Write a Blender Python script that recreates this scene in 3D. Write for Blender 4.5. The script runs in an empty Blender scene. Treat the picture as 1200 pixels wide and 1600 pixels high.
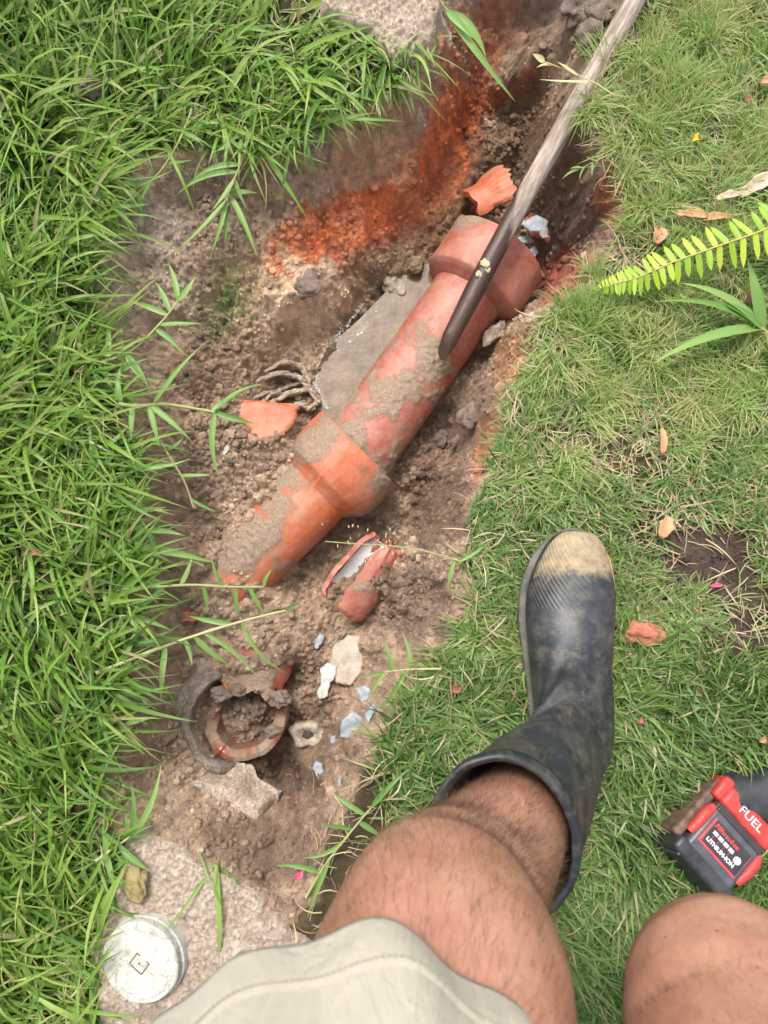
import bpy, math, random
import numpy as np
from mathutils import Vector, Matrix
random.seed(7)
rng = np.random.default_rng(11)
R = math.radians
sc = bpy.context.scene
COL = sc.collection
# ------------------------------------------------------------------ camera
CAM_H, PITCH, F = 1.10, 0.10, 1155.6
cam_d = bpy.data.cameras.new("camera")
cam_d.lens = 26; cam_d.sensor_width = 36; cam_d.clip_start = 0.01; cam_d.clip_end = 300
cam_d.dof.use_dof = True; cam_d.dof.focus_distance = 1.18; cam_d.dof.aperture_fstop = 7.5
cam = bpy.data.objects.new("camera", cam_d); COL.objects.link(cam)
cam.location = (0, 0, CAM_H); cam.rotation_euler = (PITCH, 0, 0)
sc.camera = cam
# ------------------------------------------------------------------ daylight (bright overcast)
world = bpy.data.worlds.new("World"); sc.world = world; world.use_nodes = True
wn = world.node_tree.nodes; wl = world.node_tree.links; wn.clear()
sky = wn.new("ShaderNodeTexSky"); sky.sky_type = 'NISHITA'; sky.sun_disc = False
SUN_EL, SUN_AZ = R(62), R(-20)
sky.sun_elevation = SUN_EL; sky.sun_rotation = SUN_AZ; sky.dust_density = 4.0; sky.air_density = 1.0
hsv = wn.new("ShaderNodeHueSaturation"); hsv.inputs['Saturation'].default_value = 0.35
bg = wn.new("ShaderNodeBackground"); bg.inputs[1].default_value = 0.15
wo = wn.new("ShaderNodeOutputWorld")
wl.new(sky.outputs[0], hsv.inputs['Color']); wl.new(hsv.outputs[0], bg.inputs[0]); wl.new(bg.outputs[0], wo.inputs[0])
sd = bpy.data.lights.new("sun", 'SUN'); sd.energy = 1.5; sd.angle = R(14); sd.color = (1, 0.96, 0.9)
sun = bpy.data.objects.new("sun", sd); COL.objects.link(sun)
sdir = Vector((math.sin(SUN_AZ) * math.cos(SUN_EL), math.cos(SUN_AZ) * math.cos(SUN_EL), math.sin(SUN_EL)))
sun.rotation_euler = sdir.to_track_quat('Z', 'Y').to_euler(); sun.location = (0, 0, 6)
sc.view_settings.view_transform = 'Standard'; sc.view_settings.look = 'None'
sc.view_settings.exposure = 0.95; sc.view_settings.gamma = 1; sc.view_settings.use_curve_mapping = False
sc.cycles.max_bounces = 6; sc.cycles.transparent_max_bounces = 4

# ------------------------------------------------------------------ small maths
CP, SP = math.cos(PITCH), math.sin(PITCH)
def P(px, py, z=0.0):
    a = (px - 600) / F; b = -(py - 800) / F
    y = b * CP + SP; zz = b * SP - CP
    t = (z - CAM_H) / zz
    return Vector((a * t, y * t, z))
def PIX(x, y, z=0.0):
    dz = z - CAM_H
    yc = y * CP + dz * SP; zc = -y * SP + dz * CP
    return 600 + F * x / -zc, 800 - F * yc / -zc
def sm(a, b, x):
    t = np.clip((x - a) / (b - a), 0, 1); return t * t * (3 - 2 * t)
def _h(ix, iy, iz, s):
    n = (ix.astype(np.int64) * 374761393 + iy.astype(np.int64) * 668265263 + iz.astype(np.int64) * 2147483647 + s * 974634777) & 0xffffffff
    n = ((n ^ (n >> 13)) * 1274126177) & 0xffffffff
    n = ((n ^ (n >> 16)) * 2246822519) & 0xffffffff
    return ((n ^ (n >> 15)) & 0xffffff) / float(0xffffff)
def n3(x, y, z, s=0):
    x = np.asarray(x, float); y = np.asarray(y, float); z = np.asarray(z, float) + 0 * x
    fx, fy, fz = np.floor(x), np.floor(y), np.floor(z)
    ux, uy, uz = x - fx, y - fy, z - fz
    ux, uy, uz = [u * u * (3 - 2 * u) for u in (ux, uy, uz)]
    r = 0
    for dx in (0, 1):
        for dy in (0, 1):
            for dz in (0, 1):
                w = (ux if dx else 1 - ux) * (uy if dy else 1 - uy) * (uz if dz else 1 - uz)
                r = r + w * _h(fx + dx, fy + dy, fz + dz, s)
    return r * 2 - 1
def n2(x, y, s=0):
    x = np.asarray(x, float); y = np.asarray(y, float)
    fx, fy = np.floor(x), np.floor(y); ux, uy = x - fx, y - fy
    ux, uy = ux * ux * (3 - 2 * ux), uy * uy * (3 - 2 * uy)
    z = np.zeros_like(fx)
    a = _h(fx, fy, z, s); b = _h(fx + 1, fy, z, s); c = _h(fx, fy + 1, z, s); d = _h(fx + 1, fy + 1, z, s)
    return ((a * (1 - ux) + b * ux) * (1 - uy) + (c * (1 - ux) + d * ux) * uy) * 2 - 1
def fb2(x, y, f, o=4, s=0, g=.5):
    r = 0; a = 1
    for i in range(o):
        r = r + a * n2(x * f + 31.7 * i, y * f - 17.3 * i, s + i); f *= 2.03; a *= g
    return r
def fb3(p, f, o=3, s=0, g=.5):
    r = 0; a = 1
    for i in range(o):
        r = r + a * n3(p[:, 0] * f + 11.1 * i, p[:, 1] * f, p[:, 2] * f, s + i); f *= 2.03; a *= g
    return r
def worley(x, y, f, s=0):
    x = x * f; y = y * f; fx, fy = np.floor(x), np.floor(y); best = np.full(x.shape, 9.)
    for dx in (-1, 0, 1):
        for dy in (-1, 0, 1):
            cx, cy = fx + dx, fy + dy; z = np.zeros_like(cx)
            px = cx + _h(cx, cy, z, s); py = cy + _h(cx, cy, z + 1, s)
            best = np.minimum(best, (px - x) ** 2 + (py - y) ** 2)
    return np.sqrt(best)
def sdf(poly, x, y):
    """positive inside"""
    poly = np.asarray(poly); d = np.full(np.shape(x), 1e9); ins = np.zeros(np.shape(x), bool)
    n = len(poly)
    for i in range(n):
        ax, ay = poly[i]; bx, by = poly[(i + 1) % n]
        ex, ey = bx - ax, by - ay; wx, wy = x - ax, y - ay
        t = np.clip((wx * ex + wy * ey) / (ex * ex + ey * ey + 1e-12), 0, 1)
        d = np.minimum(d, (wx - ex * t) ** 2 + (wy - ey * t) ** 2)
        c = ((ay > y) != (by > y)) & (x < (bx - ax) * (y - ay) / (by - ay + 1e-12) + ax)
        ins ^= c
    d = np.sqrt(d)
    return np.where(ins, d, -d)
def W(pts, z=0.0):
    return [tuple(P(a, b, z)[:2]) for a, b in pts]

# ------------------------------------------------------------------ relief of the excavation
HOLE = W([(700, -140), (690, 60), (650, 130), (570, 175), (480, 225), (400, 235), (300, 235), (215, 255), (150, 330), (135, 420), (150, 500),
          (185, 600), (205, 700), (215, 800), (220, 900), (195, 1000), (185, 1100), (170, 1200), (170, 1285), (300, 1320), (400, 1390), (450, 1440),
          (500, 1330), (550, 1230), (600, 1140), (650, 1060), (705, 1000), (745, 950), (715, 880), (738, 800), (775, 720), (800, 620),
          (835, 500), (900, 455), (955, 390), (978, 310), (945, 240), (905, 180), (925, 100), (950, -140)])
_D = [(250, 400, .05), (350, 330, .06), (300, 560, .10), (450, 450, .09), (400, 500, .11), (440, 290, .07), (560, 350, .10), (620, 260, .10), (520, 260, .07), (480, 560, .19),
      (600, 380, .15), (640, 400, .2), (560, 540, .235), (520, 610, .235), (655, 425, .222), (622, 468, .232), (600, 600, .25), (560, 700, .25), (470, 620, .20),
      (700, 680, .25), (750, 560, .21), (650, 800, .24), (760, 640, .17), (800, 560, .13), (690, 790, .2), (740, 730, .15), (610, 840, .24),
      (860, 230, .30), (900, 320, .33), (850, 330, .33), (800, 180, .27), (780, 110, .19), (850, 60, .12), (900, 150, .22), (720, 60, .12), (680, 170, .11), (740, 220, .2), (700, 300, .19), (760, 350, .28), (830, 400, .29), (880, 440, .24),
      (420, 770, .125), (370, 800, .132), (330, 850, .132), (310, 900, .14), (350, 895, .14), (325, 930, .11), (365, 948, .118), (445, 750, .15), (390, 700, .13), (380, 930, .15), (440, 950, .17), (560, 800, .24), (480, 900, .24), (300, 760, .12), (250, 850, .10), (230, 700, .08), (330, 640, .12), (290, 960, .14), (340, 975, .13),
      (410, 970, .15), (500, 880, .24), (530, 850, .235), (560, 955, .215), (585, 978, .2), (610, 915, .135), (640, 930, .12), (670, 950, .10), (650, 880, .14), (700, 910, .08), (540, 990, .19), (600, 1000, .13),
      (400, 1000, .14), (450, 1060, .22), (470, 1130, .23), (450, 1200, .24), (520, 1080, .2), (540, 1150, .18), (500, 1230, .15), (400, 1230, .18), (350, 1230, .14),
      (320, 1100, .15), (380, 1036, .108), (430, 1040, .12), (270, 1050, .13), (250, 1150, .12), (220, 1150, .09), (290, 1250, .09), (380, 1270, .12), (430, 1300, .11), (350, 1330, .05), (420, 1360, .05), (230, 1000, .08)]
DC = np.array([[*P(a, b, -d)[:2], d] for a, b, d in _D])
PIT = P(383, 1122, -.15)
def height(x, y):
    x = np.asarray(x, float); y = np.asarray(y, float)
    wx = x + .012 * fb2(x, y, 14, 3, 5); wy = y + .012 * fb2(x, y, 14, 3, 9)
    d = sdf(HOLE, wx, wy)
    num = 0; den = 0
    for cx, cy, dd in DC:
        w = 1 / (((wx - cx) ** 2 + (wy - cy) ** 2) + 2.5e-4) ** 2
        num = num + w * dd; den = den + w
    dep = num / den
    # steep at the grass edge and the mud banks
    m = sm(-.008, .070, d)
    inside = sm(-.01, .02, d)
    z = -dep * m
    r = np.hypot(x - PIT.x, y - PIT.y)
    z = np.where(r < .075, np.minimum(z, -.165) - .02 * sm(.056, .046, r) + .018 * sm(.045, 0, r), z)
    lump = .011 * fb2(x, y, 22, 3, 20) + .0062 * fb2(x, y, 75, 4, 40, .65)
    lump = lump - .004 * np.abs(fb2(x, y, 48, 3, 90))
    PXh, PYh = PIX(x, y, -.12); sml = np.clip(1.25 - np.sqrt(((PXh - 380) / 270) ** 2 + ((PYh - 380) / 230) ** 2), 0, .25) * 4; sml = np.maximum(sml, np.clip(1.3 - np.sqrt(((PXh - 640) / 130) ** 2 + ((PYh - 260) / 170) ** 2), 0, .3) * 3.3)
    lump = lump * (1 - .15 * sml)
    clod = (1 - .45 * sml) * np.maximum(0, .45 - worley(x + .004 * n2(x * 90, y * 90, 3), y, 45, 3)) * .024 * sm(-.2, .5, fb2(x, y, 9, 2, 77)) \
         + np.maximum(0, .45 - worley(x + .002 * n2(x * 200, y * 200, 3), y, 105, 8)) * .011 * sm(-.3, .5, fb2(x, y, 13, 2, 66))
    fineg = .0022 * fb2(x, y, 150, 3, 97, .7) + .004 * np.maximum(0, n2(x * 28 + 2 * n2(x * 9, y * 9, 1), y * 60, 98)) * sml
    z = z + inside * (lump + clod + fineg) + (1 - inside) * (.007 * fb2(x, y, 9, 3, 60) + .0015 * fb2(x, y, 70, 2, 61))
    return z, d
def G(px, py, off=0.0):
    z = 0.0
    for _ in range(14):
        p = P(px, py, z); h = float(height(np.array([p.x]), np.array([p.y]))[0][0]); z = .5 * z + .5 * h
    p = P(px, py, z + off); return p
xs = np.concatenate([-.84 - np.geomspace(.02, 30, 26)[::-1], np.linspace(-.82, .82, 660), .84 + np.geomspace(.02, 30, 26)])
ys = np.concatenate([-.80 - np.geomspace(.02, 30, 26)[::-1], np.linspace(-.78, 1.06, 740), 1.08 + np.geomspace(.02, 30, 26)])
GX, GY = np.meshgrid(xs, ys)
GZ, GD = height(GX, GY)
def hs(x, y):
    """fast sampler of the built ground"""
    i = np.clip(np.searchsorted(xs, x) - 1, 0, len(xs) - 2); j = np.clip(np.searchsorted(ys, y) - 1, 0, len(ys) - 2)
    u = np.clip((x - xs[i]) / (xs[i + 1] - xs[i]), 0, 1); v = np.clip((y - ys[j]) / (ys[j + 1] - ys[j]), 0, 1)
    return (GZ[j, i] * (1 - u) + GZ[j, i + 1] * u) * (1 - v) + (GZ[j + 1, i] * (1 - u) + GZ[j + 1, i + 1] * u) * v
def hd(x, y):
    i = np.clip(np.searchsorted(xs, x) - 1, 0, len(xs) - 2); j = np.clip(np.searchsorted(ys, y) - 1, 0, len(ys) - 2)
    return GD[j, i]

# ------------------------------------------------------------------ mesh helpers
def link(o, parent=None):
    COL.objects.link(o)
    if parent is not None: o.parent = parent
    return o
def mesh_obj(name, verts, faces, m, parent=None, smooth=True, attrs=None, colors=None):
    me = bpy.data.meshes.new(name)
    verts = np.asarray(verts, dtype=np.float32)
    if isinstance(faces, np.ndarray):
        k = faces.shape[1]; nf = len(faces)
        me.vertices.add(len(verts)); me.vertices.foreach_set('co', verts.ravel())
        me.loops.add(nf * k); me.loops.foreach_set('vertex_index', faces.astype(np.int32).ravel())
        me.polygons.add(nf); me.polygons.foreach_set('loop_start', np.arange(0, nf * k, k, dtype=np.int32))
        me.update(calc_edges=True)
    else:
        me.from_pydata([tuple(map(float, v)) for v in verts], [], [tuple(f) for f in faces]); me.update()
    if smooth: me.polygons.foreach_set('use_smooth', np.ones(len(me.polygons), bool))
    for k, v in (attrs or {}).items():
        a = me.attributes.new(k, 'FLOAT', 'POINT'); a.data.foreach_set('value', np.asarray(v, np.float32).ravel())
    for k, v in (colors or {}).items():
        a = me.color_attributes.new(k, 'FLOAT_COLOR', 'POINT')
        v = np.asarray(v, np.float32); v = np.concatenate([v, np.ones((len(v), 1), np.float32)], 1)
        a.data.foreach_set('color', v.ravel())
    if m is not None: me.materials.append(m)
    return link(bpy.data.objects.new(name, me), parent)
def tag(o, label=None, cat=None, group=None, kind=None):
    if label: o['label'] = label
    if cat: o['category'] = cat
    if group: o['group'] = group
    if kind: o['kind'] = kind
    return o
def empty(name, loc, label, cat, group=None, rot=None):
    o = bpy.data.objects.new(name, None); COL.objects.link(o); o.location = loc
    if rot is not None: o.rotation_euler = rot
    o.empty_display_size = .02
    return tag(o, label, cat, group)
def gridfaces(nu, nv, wrap_u=False):
    """nu columns x nv rows; index = j*nu+i"""
    i = np.arange(nu if wrap_u else nu - 1); j = np.arange(nv - 1)
    I, J = np.meshgrid(i, j); I2 = (I + 1) % nu
    return np.stack([J * nu + I, J * nu + I2, (J + 1) * nu + I2, (J + 1) * nu + I], -1).reshape(-1, 4)
class MB:
    def __init__(s): s.v = []; s.f = []
    def add(s, vs, fs):
        o = len(s.v); s.v += [tuple(v) for v in vs]; s.f += [tuple(i + o for i in f) for f in fs]; return s
    def box(s, c, d, M=None, taper=1.0):
        vs = []
        for z in (-1, 1):
            t = taper if z > 0 else 1
            for x, y in ((-1, -1), (1, -1), (1, 1), (-1, 1)):
                p = Vector((c[0] + x * d[0] / 2 * t, c[1] + y * d[1] / 2 * t, c[2] + z * d[2] / 2)); vs.append(M @ p if M else p)
        return s.add(vs, [(0, 3, 2, 1), (4, 5, 6, 7), (0, 1, 5, 4), (1, 2, 6, 5), (2, 3, 7, 6), (3, 0, 4, 7)])
    def tube(s, pts, rad, n=8, flat=1.0):
        pts = [Vector(p) for p in pts]; k = len(pts)
        if not hasattr(rad, '__len__'): rad = [rad] * k
        vs = []; up = Vector((0, 0, 1)); prev = None
        for i, p in enumerate(pts):
            t = (pts[min(i + 1, k - 1)] - pts[max(i - 1, 0)]).normalized()
            if prev is None:
                a = t.cross(up)
                if a.length < .1: a = t.cross(Vector((1, 0, 0)))
                a.normalize()
            else:
                a = (prev - t * prev.dot(t)).normalized()
            prev = a; b = a.cross(t)
            for q in range(n):
                an = 2 * math.pi * q / n
                vs.append(p + a * math.cos(an) * rad[i] + b * math.sin(an) * rad[i] * flat)
        fs = [(i * n + q, i * n + (q + 1) % n, (i + 1) * n + (q + 1) % n, (i + 1) * n + q) for i in range(k - 1) for q in range(n)]
        fs += [tuple(range(n))[::-1], tuple((k - 1) * n + q for q in range(n))]
        return s.add(vs, fs)
    def build(s, name, m, parent=None, smooth=True, bevel=0, seg=2, loc=None):
        if loc is not None: s.v = [tuple(Vector(v) - Vector(loc)) for v in s.v]
        o = mesh_obj(name, s.v, s.f, m, parent, smooth)
        if bevel:
            b = o.modifiers.new('bevel', 'BEVEL'); b.width = bevel; b.segments = seg; b.limit_method = 'ANGLE'; b.angle_limit = R(40)
        if smooth:
            o.data.set_sharp_from_angle(angle=R(42))
        if loc is not None: o.location = loc
        return o
def spline(pts, n):
    pts = [np.array(p, float) for p in pts]; k = len(pts); out = []
    for s in np.linspace(0, k - 1, n):
        i = min(int(s), k - 2); t = s - i
        a, b, c, d = pts[max(i - 1, 0)], pts[i], pts[i + 1], pts[min(i + 2, k - 1)]
        out.append(.5 * ((2 * b) + (c - a) * t + (2 * a - 5 * b + 4 * c - d) * t * t + (3 * b - a - 3 * c + d) * t ** 3))
    return np.array(out)

# ------------------------------------------------------------------ materials
class NT:
    def __init__(s, name):
        s.m = bpy.data.materials.new(name); s.m.use_nodes = True; s.t = s.m.node_tree; s.t.nodes.clear()
        s.out = s.t.nodes.new("ShaderNodeOutputMaterial"); s.b = s.t.nodes.new("ShaderNodeBsdfPrincipled")
        s.t.links.new(s.b.outputs[0], s.out.inputs[0])
    def n(s, typ, **kw):
        o = s.t.nodes.new(typ)
        for k, v in kw.items():
            if k[0] == '_': setattr(o, k[1:], v)
            else: o.inputs[k.replace('__', ' ')].default_value = v
        return o
    def l(s, a, b): s.t.links.new(a, b)
    def coord(s, kind='Object', scale=None):
        c = s.n("ShaderNodeTexCoord"); o = c.outputs[kind]
        if scale:
            mp = s.n("ShaderNodeMapping"); mp.inputs['Scale'].default_value = scale; s.l(o, mp.inputs[0]); o = mp.outputs[0]
        return o
    def noise(s, scale, co=None, detail=5, rough=.6, dist=0):
        o = s.n("ShaderNodeTexNoise", Scale=scale, Detail=detail, Roughness=rough, Distortion=dist)
        s.l(co or s.coord(), o.inputs['Vector']); return o.outputs['Fac']
    def ramp(s, fac, stops):
        o = s.n("ShaderNodeValToRGB"); e = o.color_ramp.elements
        while len(e) < len(stops): e.new(.5)
        for el, (p, c) in zip(e, stops):
            el.position = p; el.color = (*c, 1) if hasattr(c, '__len__') else (c, c, c, 1)
        s.l(fac, o.inputs[0]); return o.outputs[0]
    def mix(s, fac, a, b, mode='MIX'):
        o = s.n("ShaderNodeMixRGB", _blend_type=mode)
        for i, v in enumerate((fac, a, b)):
            if hasattr(v, 'links') or hasattr(v, 'is_linked'): s.l(v, o.inputs[i])
            else: o.inputs[i].default_value = v if i == 0 else (*v, 1) if len(v) == 3 else v
        return o.outputs[0]
    def attr(s, name):
        o = s.n("ShaderNodeAttribute"); o.attribute_name = name; return o
    def bump(s, h, strength=.3, dist=.002, prev=None):
        o = s.n("ShaderNodeBump", Strength=strength, Distance=dist); s.l(h, o.inputs['Height'])
        if prev: s.l(prev, o.inputs['Normal'])
        return o.outputs[0]
    def set(s, color=None, rough=None, normal=None, **kw):
        for v, k in ((color, 'Base Color'), (rough, 'Roughness'), (normal, 'Normal')):
            if v is None: continue
            if hasattr(v, 'is_linked'): s.l(v, s.b.inputs[k])
            elif hasattr(v, '__len__'): s.b.inputs[k].default_value = (*v, 1)
            else: s.b.inputs[k].default_value = v
        for k, v in kw.items(): s.b.inputs[k.replace('_', ' ')].default_value = v
        return s.m
def simple(name, c1, c2, scale=20, rough=.7, bstr=.3, bscale=200, bdist=.001, **kw):
    t = NT(name); co = t.coord()
    col = t.ramp(t.noise(scale, co), [(.35, c1), (.65, c2)])
    return t.set(col, rough, t.bump(t.noise(bscale, co), bstr, bdist), **kw)

# ground material from the per-vertex soil map
t = NT('soil'); co = t.coord('Object')
base = t.attr('soil').outputs['Color']; wet = t.attr('wet').outputs['Fac']
nz = t.noise(60, co, 8, .7); nz2 = t.noise(420, co, 4, .7)
c = t.mix(1.0, base, t.ramp(nz, [(.28, (.58, .55, .52)), (.5, (1.05, 1.05, 1.05)), (.72, (1.6, 1.55, 1.5))]), 'MULTIPLY')
c = t.mix(1.0, c, t.ramp(nz2, [(.3, (.7, .7, .7)), (.7, (1.25, 1.25, 1.25))]), 'MULTIPLY')
rr = t.ramp(wet, [(0, .95), (1, .28)])
nb = t.bump(t.noise(45, co, 10, .82), 1.0, .014); nb = t.bump(t.noise(160, co, 9, .8), 1.0, .006, nb); nb = t.bump(t.noise(900, co, 3, .7), .8, .0012, nb)
M_soil = t.set(c, rr, nb); 
# pipes: terracotta with stuck mud (attribute mud)
def clay(name, c1, c2, mudc=(.27, .195, .14), rough=.55):
    t = NT(name); co = t.coord('Object')
    col = t.ramp(t.noise(9, co, 6, .6), [(.35, c1), (.62, c2)])
    col = t.mix(1, col, t.ramp(t.noise(130, co, 5, .7), [(.3, (.78, .76, .74)), (.65, (1.12, 1.12, 1.12))]), 'MULTIPLY')
    film = t.ramp(t.noise(16, co, 8, .78, .4), [(.42, 0), (.66, .62)])
    col = t.mix(film, col, (.40, .27, .20))
    mud = t.attr('mud').outputs['Fac']
    mc = t.mix(1, mudc, t.ramp(t.noise(240, co, 6, .75), [(.3, (.62, .6, .58)), (.7, (1.4, 1.4, 1.35))]), 'MULTIPLY')
    mm = t.n("ShaderNodeMath", _operation='ADD'); t.l(mud, mm.inputs[0])
    sc_ = t.n("ShaderNodeMath", _operation='MULTIPLY'); t.l(t.noise(170, co, 6, .85), sc_.inputs[0]); sc_.inputs[1].default_value = .55
    t.l(sc_.outputs[0], mm.inputs[1])
    mk = t.ramp(mm.outputs[0], [(.54, 0), (.70, 1)])
    col = t.mix(mk, col, mc)
    rg = t.mix(mk, (rough,) * 3, (.92,) * 3)
    nb = t.bump(t.noise(300, co, 5, .7), .35, .0008); nb = t.bump(mk, .5, .0015, nb)
    return t.set(col, rg, nb)
M_clay = clay('terracotta_pink', (.34, .085, .055), (.43, .135, .09))
M_clay_or = clay('terracotta_orange', (.46, .10, .035), (.54, .15, .06))
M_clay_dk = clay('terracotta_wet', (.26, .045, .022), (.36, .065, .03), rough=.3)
M_glaze = simple('pale_glaze', (.72, .72, .71), (.55, .55, .55), 25, .35, .2)
def concrete(name, c1, c2, c3):
    t = NT(name); co = t.coord()
    col = t.ramp(t.noise(30, co, 8, .75), [(.3, c1), (.5, c2), (.7, c3)])
    v = t.n("ShaderNodeTexVoronoi", Scale=260.0); t.l(co, v.inputs['Vector'])
    col = t.mix(.55, col, t.ramp(v.outputs['Color'], [(.1, (.35, .32, .3)), (.9, (1.4, 1.35, 1.3))]), 'MULTIPLY')
    nb = t.bump(t.noise(230, co, 8, .8), 1.0, .004)
    return t.set(col, .95, nb)
M_conc = concrete('rough_concrete', (.32, .25, .19), (.52, .42, .335), (.64, .54, .45))
M_conc2 = concrete('grey_mortar', (.17, .135, .105), (.28, .225, .18), (.40, .34, .28))
def leafmat(name, ramp, rough=.45, trans=.35):
    t = NT(name); a = t.attr('rnd').outputs['Fac']; b = t.attr('along').outputs['Fac']
    col = t.ramp(a, ramp)
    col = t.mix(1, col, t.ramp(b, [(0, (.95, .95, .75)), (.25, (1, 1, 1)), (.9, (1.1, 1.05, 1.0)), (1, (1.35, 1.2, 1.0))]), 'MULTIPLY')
    t.set(col, rough)
    tr = t.n("ShaderNodeBsdfTranslucent"); t.l(t.mix(1, col, (1.1, 1.2, .6), 'MULTIPLY'), tr.inputs[0])
    ms = t.n("ShaderNodeMixShader"); ms.inputs[0].default_value = trans
    t.l(t.b.outputs[0], ms.inputs[1]); t.l(tr.outputs[0], ms.inputs[2]); t.l(ms.outputs[0], t.out.inputs[0])
    return t.m
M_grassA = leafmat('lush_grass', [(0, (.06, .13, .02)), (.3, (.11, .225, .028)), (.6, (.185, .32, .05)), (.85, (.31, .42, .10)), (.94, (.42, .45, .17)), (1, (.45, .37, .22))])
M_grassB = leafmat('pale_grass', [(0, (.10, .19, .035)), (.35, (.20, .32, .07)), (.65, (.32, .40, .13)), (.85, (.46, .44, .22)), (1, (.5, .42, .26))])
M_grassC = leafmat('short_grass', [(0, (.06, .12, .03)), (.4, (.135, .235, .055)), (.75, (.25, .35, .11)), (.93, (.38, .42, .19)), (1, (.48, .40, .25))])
M_straw = leafmat('dry_straw', [(0, (.28, .20, .12)), (.5, (.42, .33, .2)), (1, (.55, .46, .31))], .7, .15)
M_runner = leafmat('runner_green', [(0, (.13, .27, .06)), (.5, (.20, .36, .09)), (1, (.27, .42, .13))])
M_stem = leafmat('runner_stem', [(0, (.30, .36, .12)), (.5, (.42, .42, .18)), (1, (.50, .46, .26))], .5, .15)
M_fern = leafmat('fern_green', [(0, (.24, .42, .02)), (.5, (.36, .54, .03)), (1, (.46, .58, .05))])
M_dryleaf = simple('dry_leaf', (.42, .20, .10), (.58, .32, .17), 60, .8, .5, 200)
M_dirt = simple('dirt_clod', (.13, .10, .078), (.24, .18, .14), 60, .95, .9, 260, .003)
M_brick = simple('red_brick', (.36, .11, .06), (.46, .19, .12), 90, .95, .9, 300, .002)

# ------------------------------------------------------------------ soil colour map (what the ground is made of, by place)
def srgb(r, g, b):
    return np.array([((v / 255) / 12.92 if v / 255 < .04045 else ((v / 255 + .055) / 1.055) ** 2.4) for v in (r, g, b)])
fx, fy, fz = GX.ravel(), GY.ravel(), GZ.ravel()
PXs, PYs = PIX(fx, fy, fz)
far = (np.abs(fx) > .85) | (fy > 1.1) | (fy < -.82)
brown = srgb(138, 117, 101); dark = srgb(80, 64, 53); grey = srgb(150, 130, 112); tan = srgb(186, 158, 130)
orange = srgb(190, 92, 54); redb = srgb(136, 76, 56); greyv = srgb(152, 136, 124); humus = srgb(66, 54, 46); ochre = srgb(150, 105, 60)
colr = np.repeat(brown[None], len(fx), 0); wetv = np.full(len(fx), .15)
nA = fb2(fx, fy, 11, 4, 101); nB = fb2(fx, fy, 30, 4, 131); nC = fb2(fx, fy, 60, 4, 151, .7) * 1.3
def blob(px, py, rx, ry, ang, c, k=1.0, w=None, soft=.5):
    global colr, wetv
    ca, sa = math.cos(R(ang)), math.sin(R(ang))
    dx, dy = PXs - px, PYs - py
    u = (dx * ca + dy * sa) / rx; v = (-dx * sa + dy * ca) / ry
    soft = min(soft, .34); r = np.sqrt(u * u + v * v) + .26 * nA + .22 * nB + .13 * nC
    m = (sm(1 + soft * .5, 1 - soft * .5, r) * k) * (.8 + .2 * np.clip(nC, -1, 1))
    colr = colr * (1 - m[:, None]) + c[None] * m[:, None]
    if w is not None: wetv = wetv * (1 - m) + w * m
blob(260, 390, 130, 130, 0, greyv, .8); blob(240, 360, 60, 40, 0, srgb(168, 155, 150), .6)
blob(350, 350, 60, 110, 20, srgb(122, 100, 88), .7); blob(470, 480, 110, 120, 0, tan, .7); blob(460, 430, 50, 60, 0, srgb(186, 158, 132), .8)
blob(350, 470, 50, 70, 20, srgb(80, 76, 48), .5); blob(380, 570, 100, 50, 0, srgb(112, 92, 78), .8)
blob(560, 345, 115, 52, -22, redb, .6, .3, .8); blob(560, 345, 122, 52, -22, orange, 1, .3, .3); blob(690, 250, 52, 125, 25, redb, .7, .3, .8); blob(688, 250, 42, 115, 25, orange, 1, .3, .25); blob(610, 390, 90, 30, -15, redb, .75, .5)
blob(590, 240, 80, 50, -30, srgb(150, 112, 88), .8); blob(730, 110, 60, 100, 20, srgb(146, 82, 60), .85, .3); blob(790, 40, 60, 50, 0, srgb(140, 96, 76), .8); blob(700, 185, 30, 60, 20, orange, .8, .4)
blob(780, 150, 80, 22, -30, srgb(132, 62, 42), .85, .4)
blob(860, 40, 50, 60, 0, srgb(96, 82, 74), .8); blob(920, 40, 40, 60, 0, dark, .9)
blob(850, 240, 100, 120, 0, srgb(92, 74, 60), 1, .3); blob(900, 330, 60, 80, 0, srgb(74, 60, 50), .9, .3); blob(960, 310, 26, 50, 0, srgb(130, 62, 42), .85)
blob(880, 430, 55, 40, -30, srgb(132, 58, 44), .85, .4); blob(700, 350, 40, 30, 0, ochre, .6, .8)
blob(680, 330, 60, 60, 0, srgb(110, 88, 68), .5, .7)
blob(590, 500, 55, 190, 38, srgb(104, 84, 66), .85, .9); blob(600, 420, 60, 40, 0, srgb(112, 96, 76), .8, .9)
blob(720, 650, 60, 160, 30, srgb(104, 84, 72), .8, .3); blob(690, 800, 60, 70, 0, srgb(88, 72, 62), .9, .3); blob(800, 560, 26, 60, 20, srgb(158, 104, 62), .55, .4); blob(760, 690, 18, 60, 15, srgb(150, 84, 56), .6)
blob(400, 800, 90, 130, 35, srgb(166, 140, 120), .8); blob(340, 960, 60, 40, 0, srgb(150, 128, 112), .8); blob(400, 990, 60, 30, 0, srgb(160, 138, 120), .8)
blob(280, 800, 60, 150, 0, srgb(104, 86, 76), .8); blob(260, 700, 60, 40, 0, srgb(112, 94, 84), .8)
blob(560, 860, 80, 60, 0, srgb(98, 78, 66), .7); blob(640, 930, 70, 80, 0, srgb(92, 78, 72), .85); blob(600, 900, 30, 80, 0, srgb(70, 58, 52), .6)
blob(480, 1160, 70, 100, 0, srgb(80, 64, 54), .8, .4); blob(460, 1040, 50, 40, 0, srgb(112, 92, 80), .7); blob(430, 1210, 90, 30, 10, srgb(60, 48, 40), .9, .4)
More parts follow.
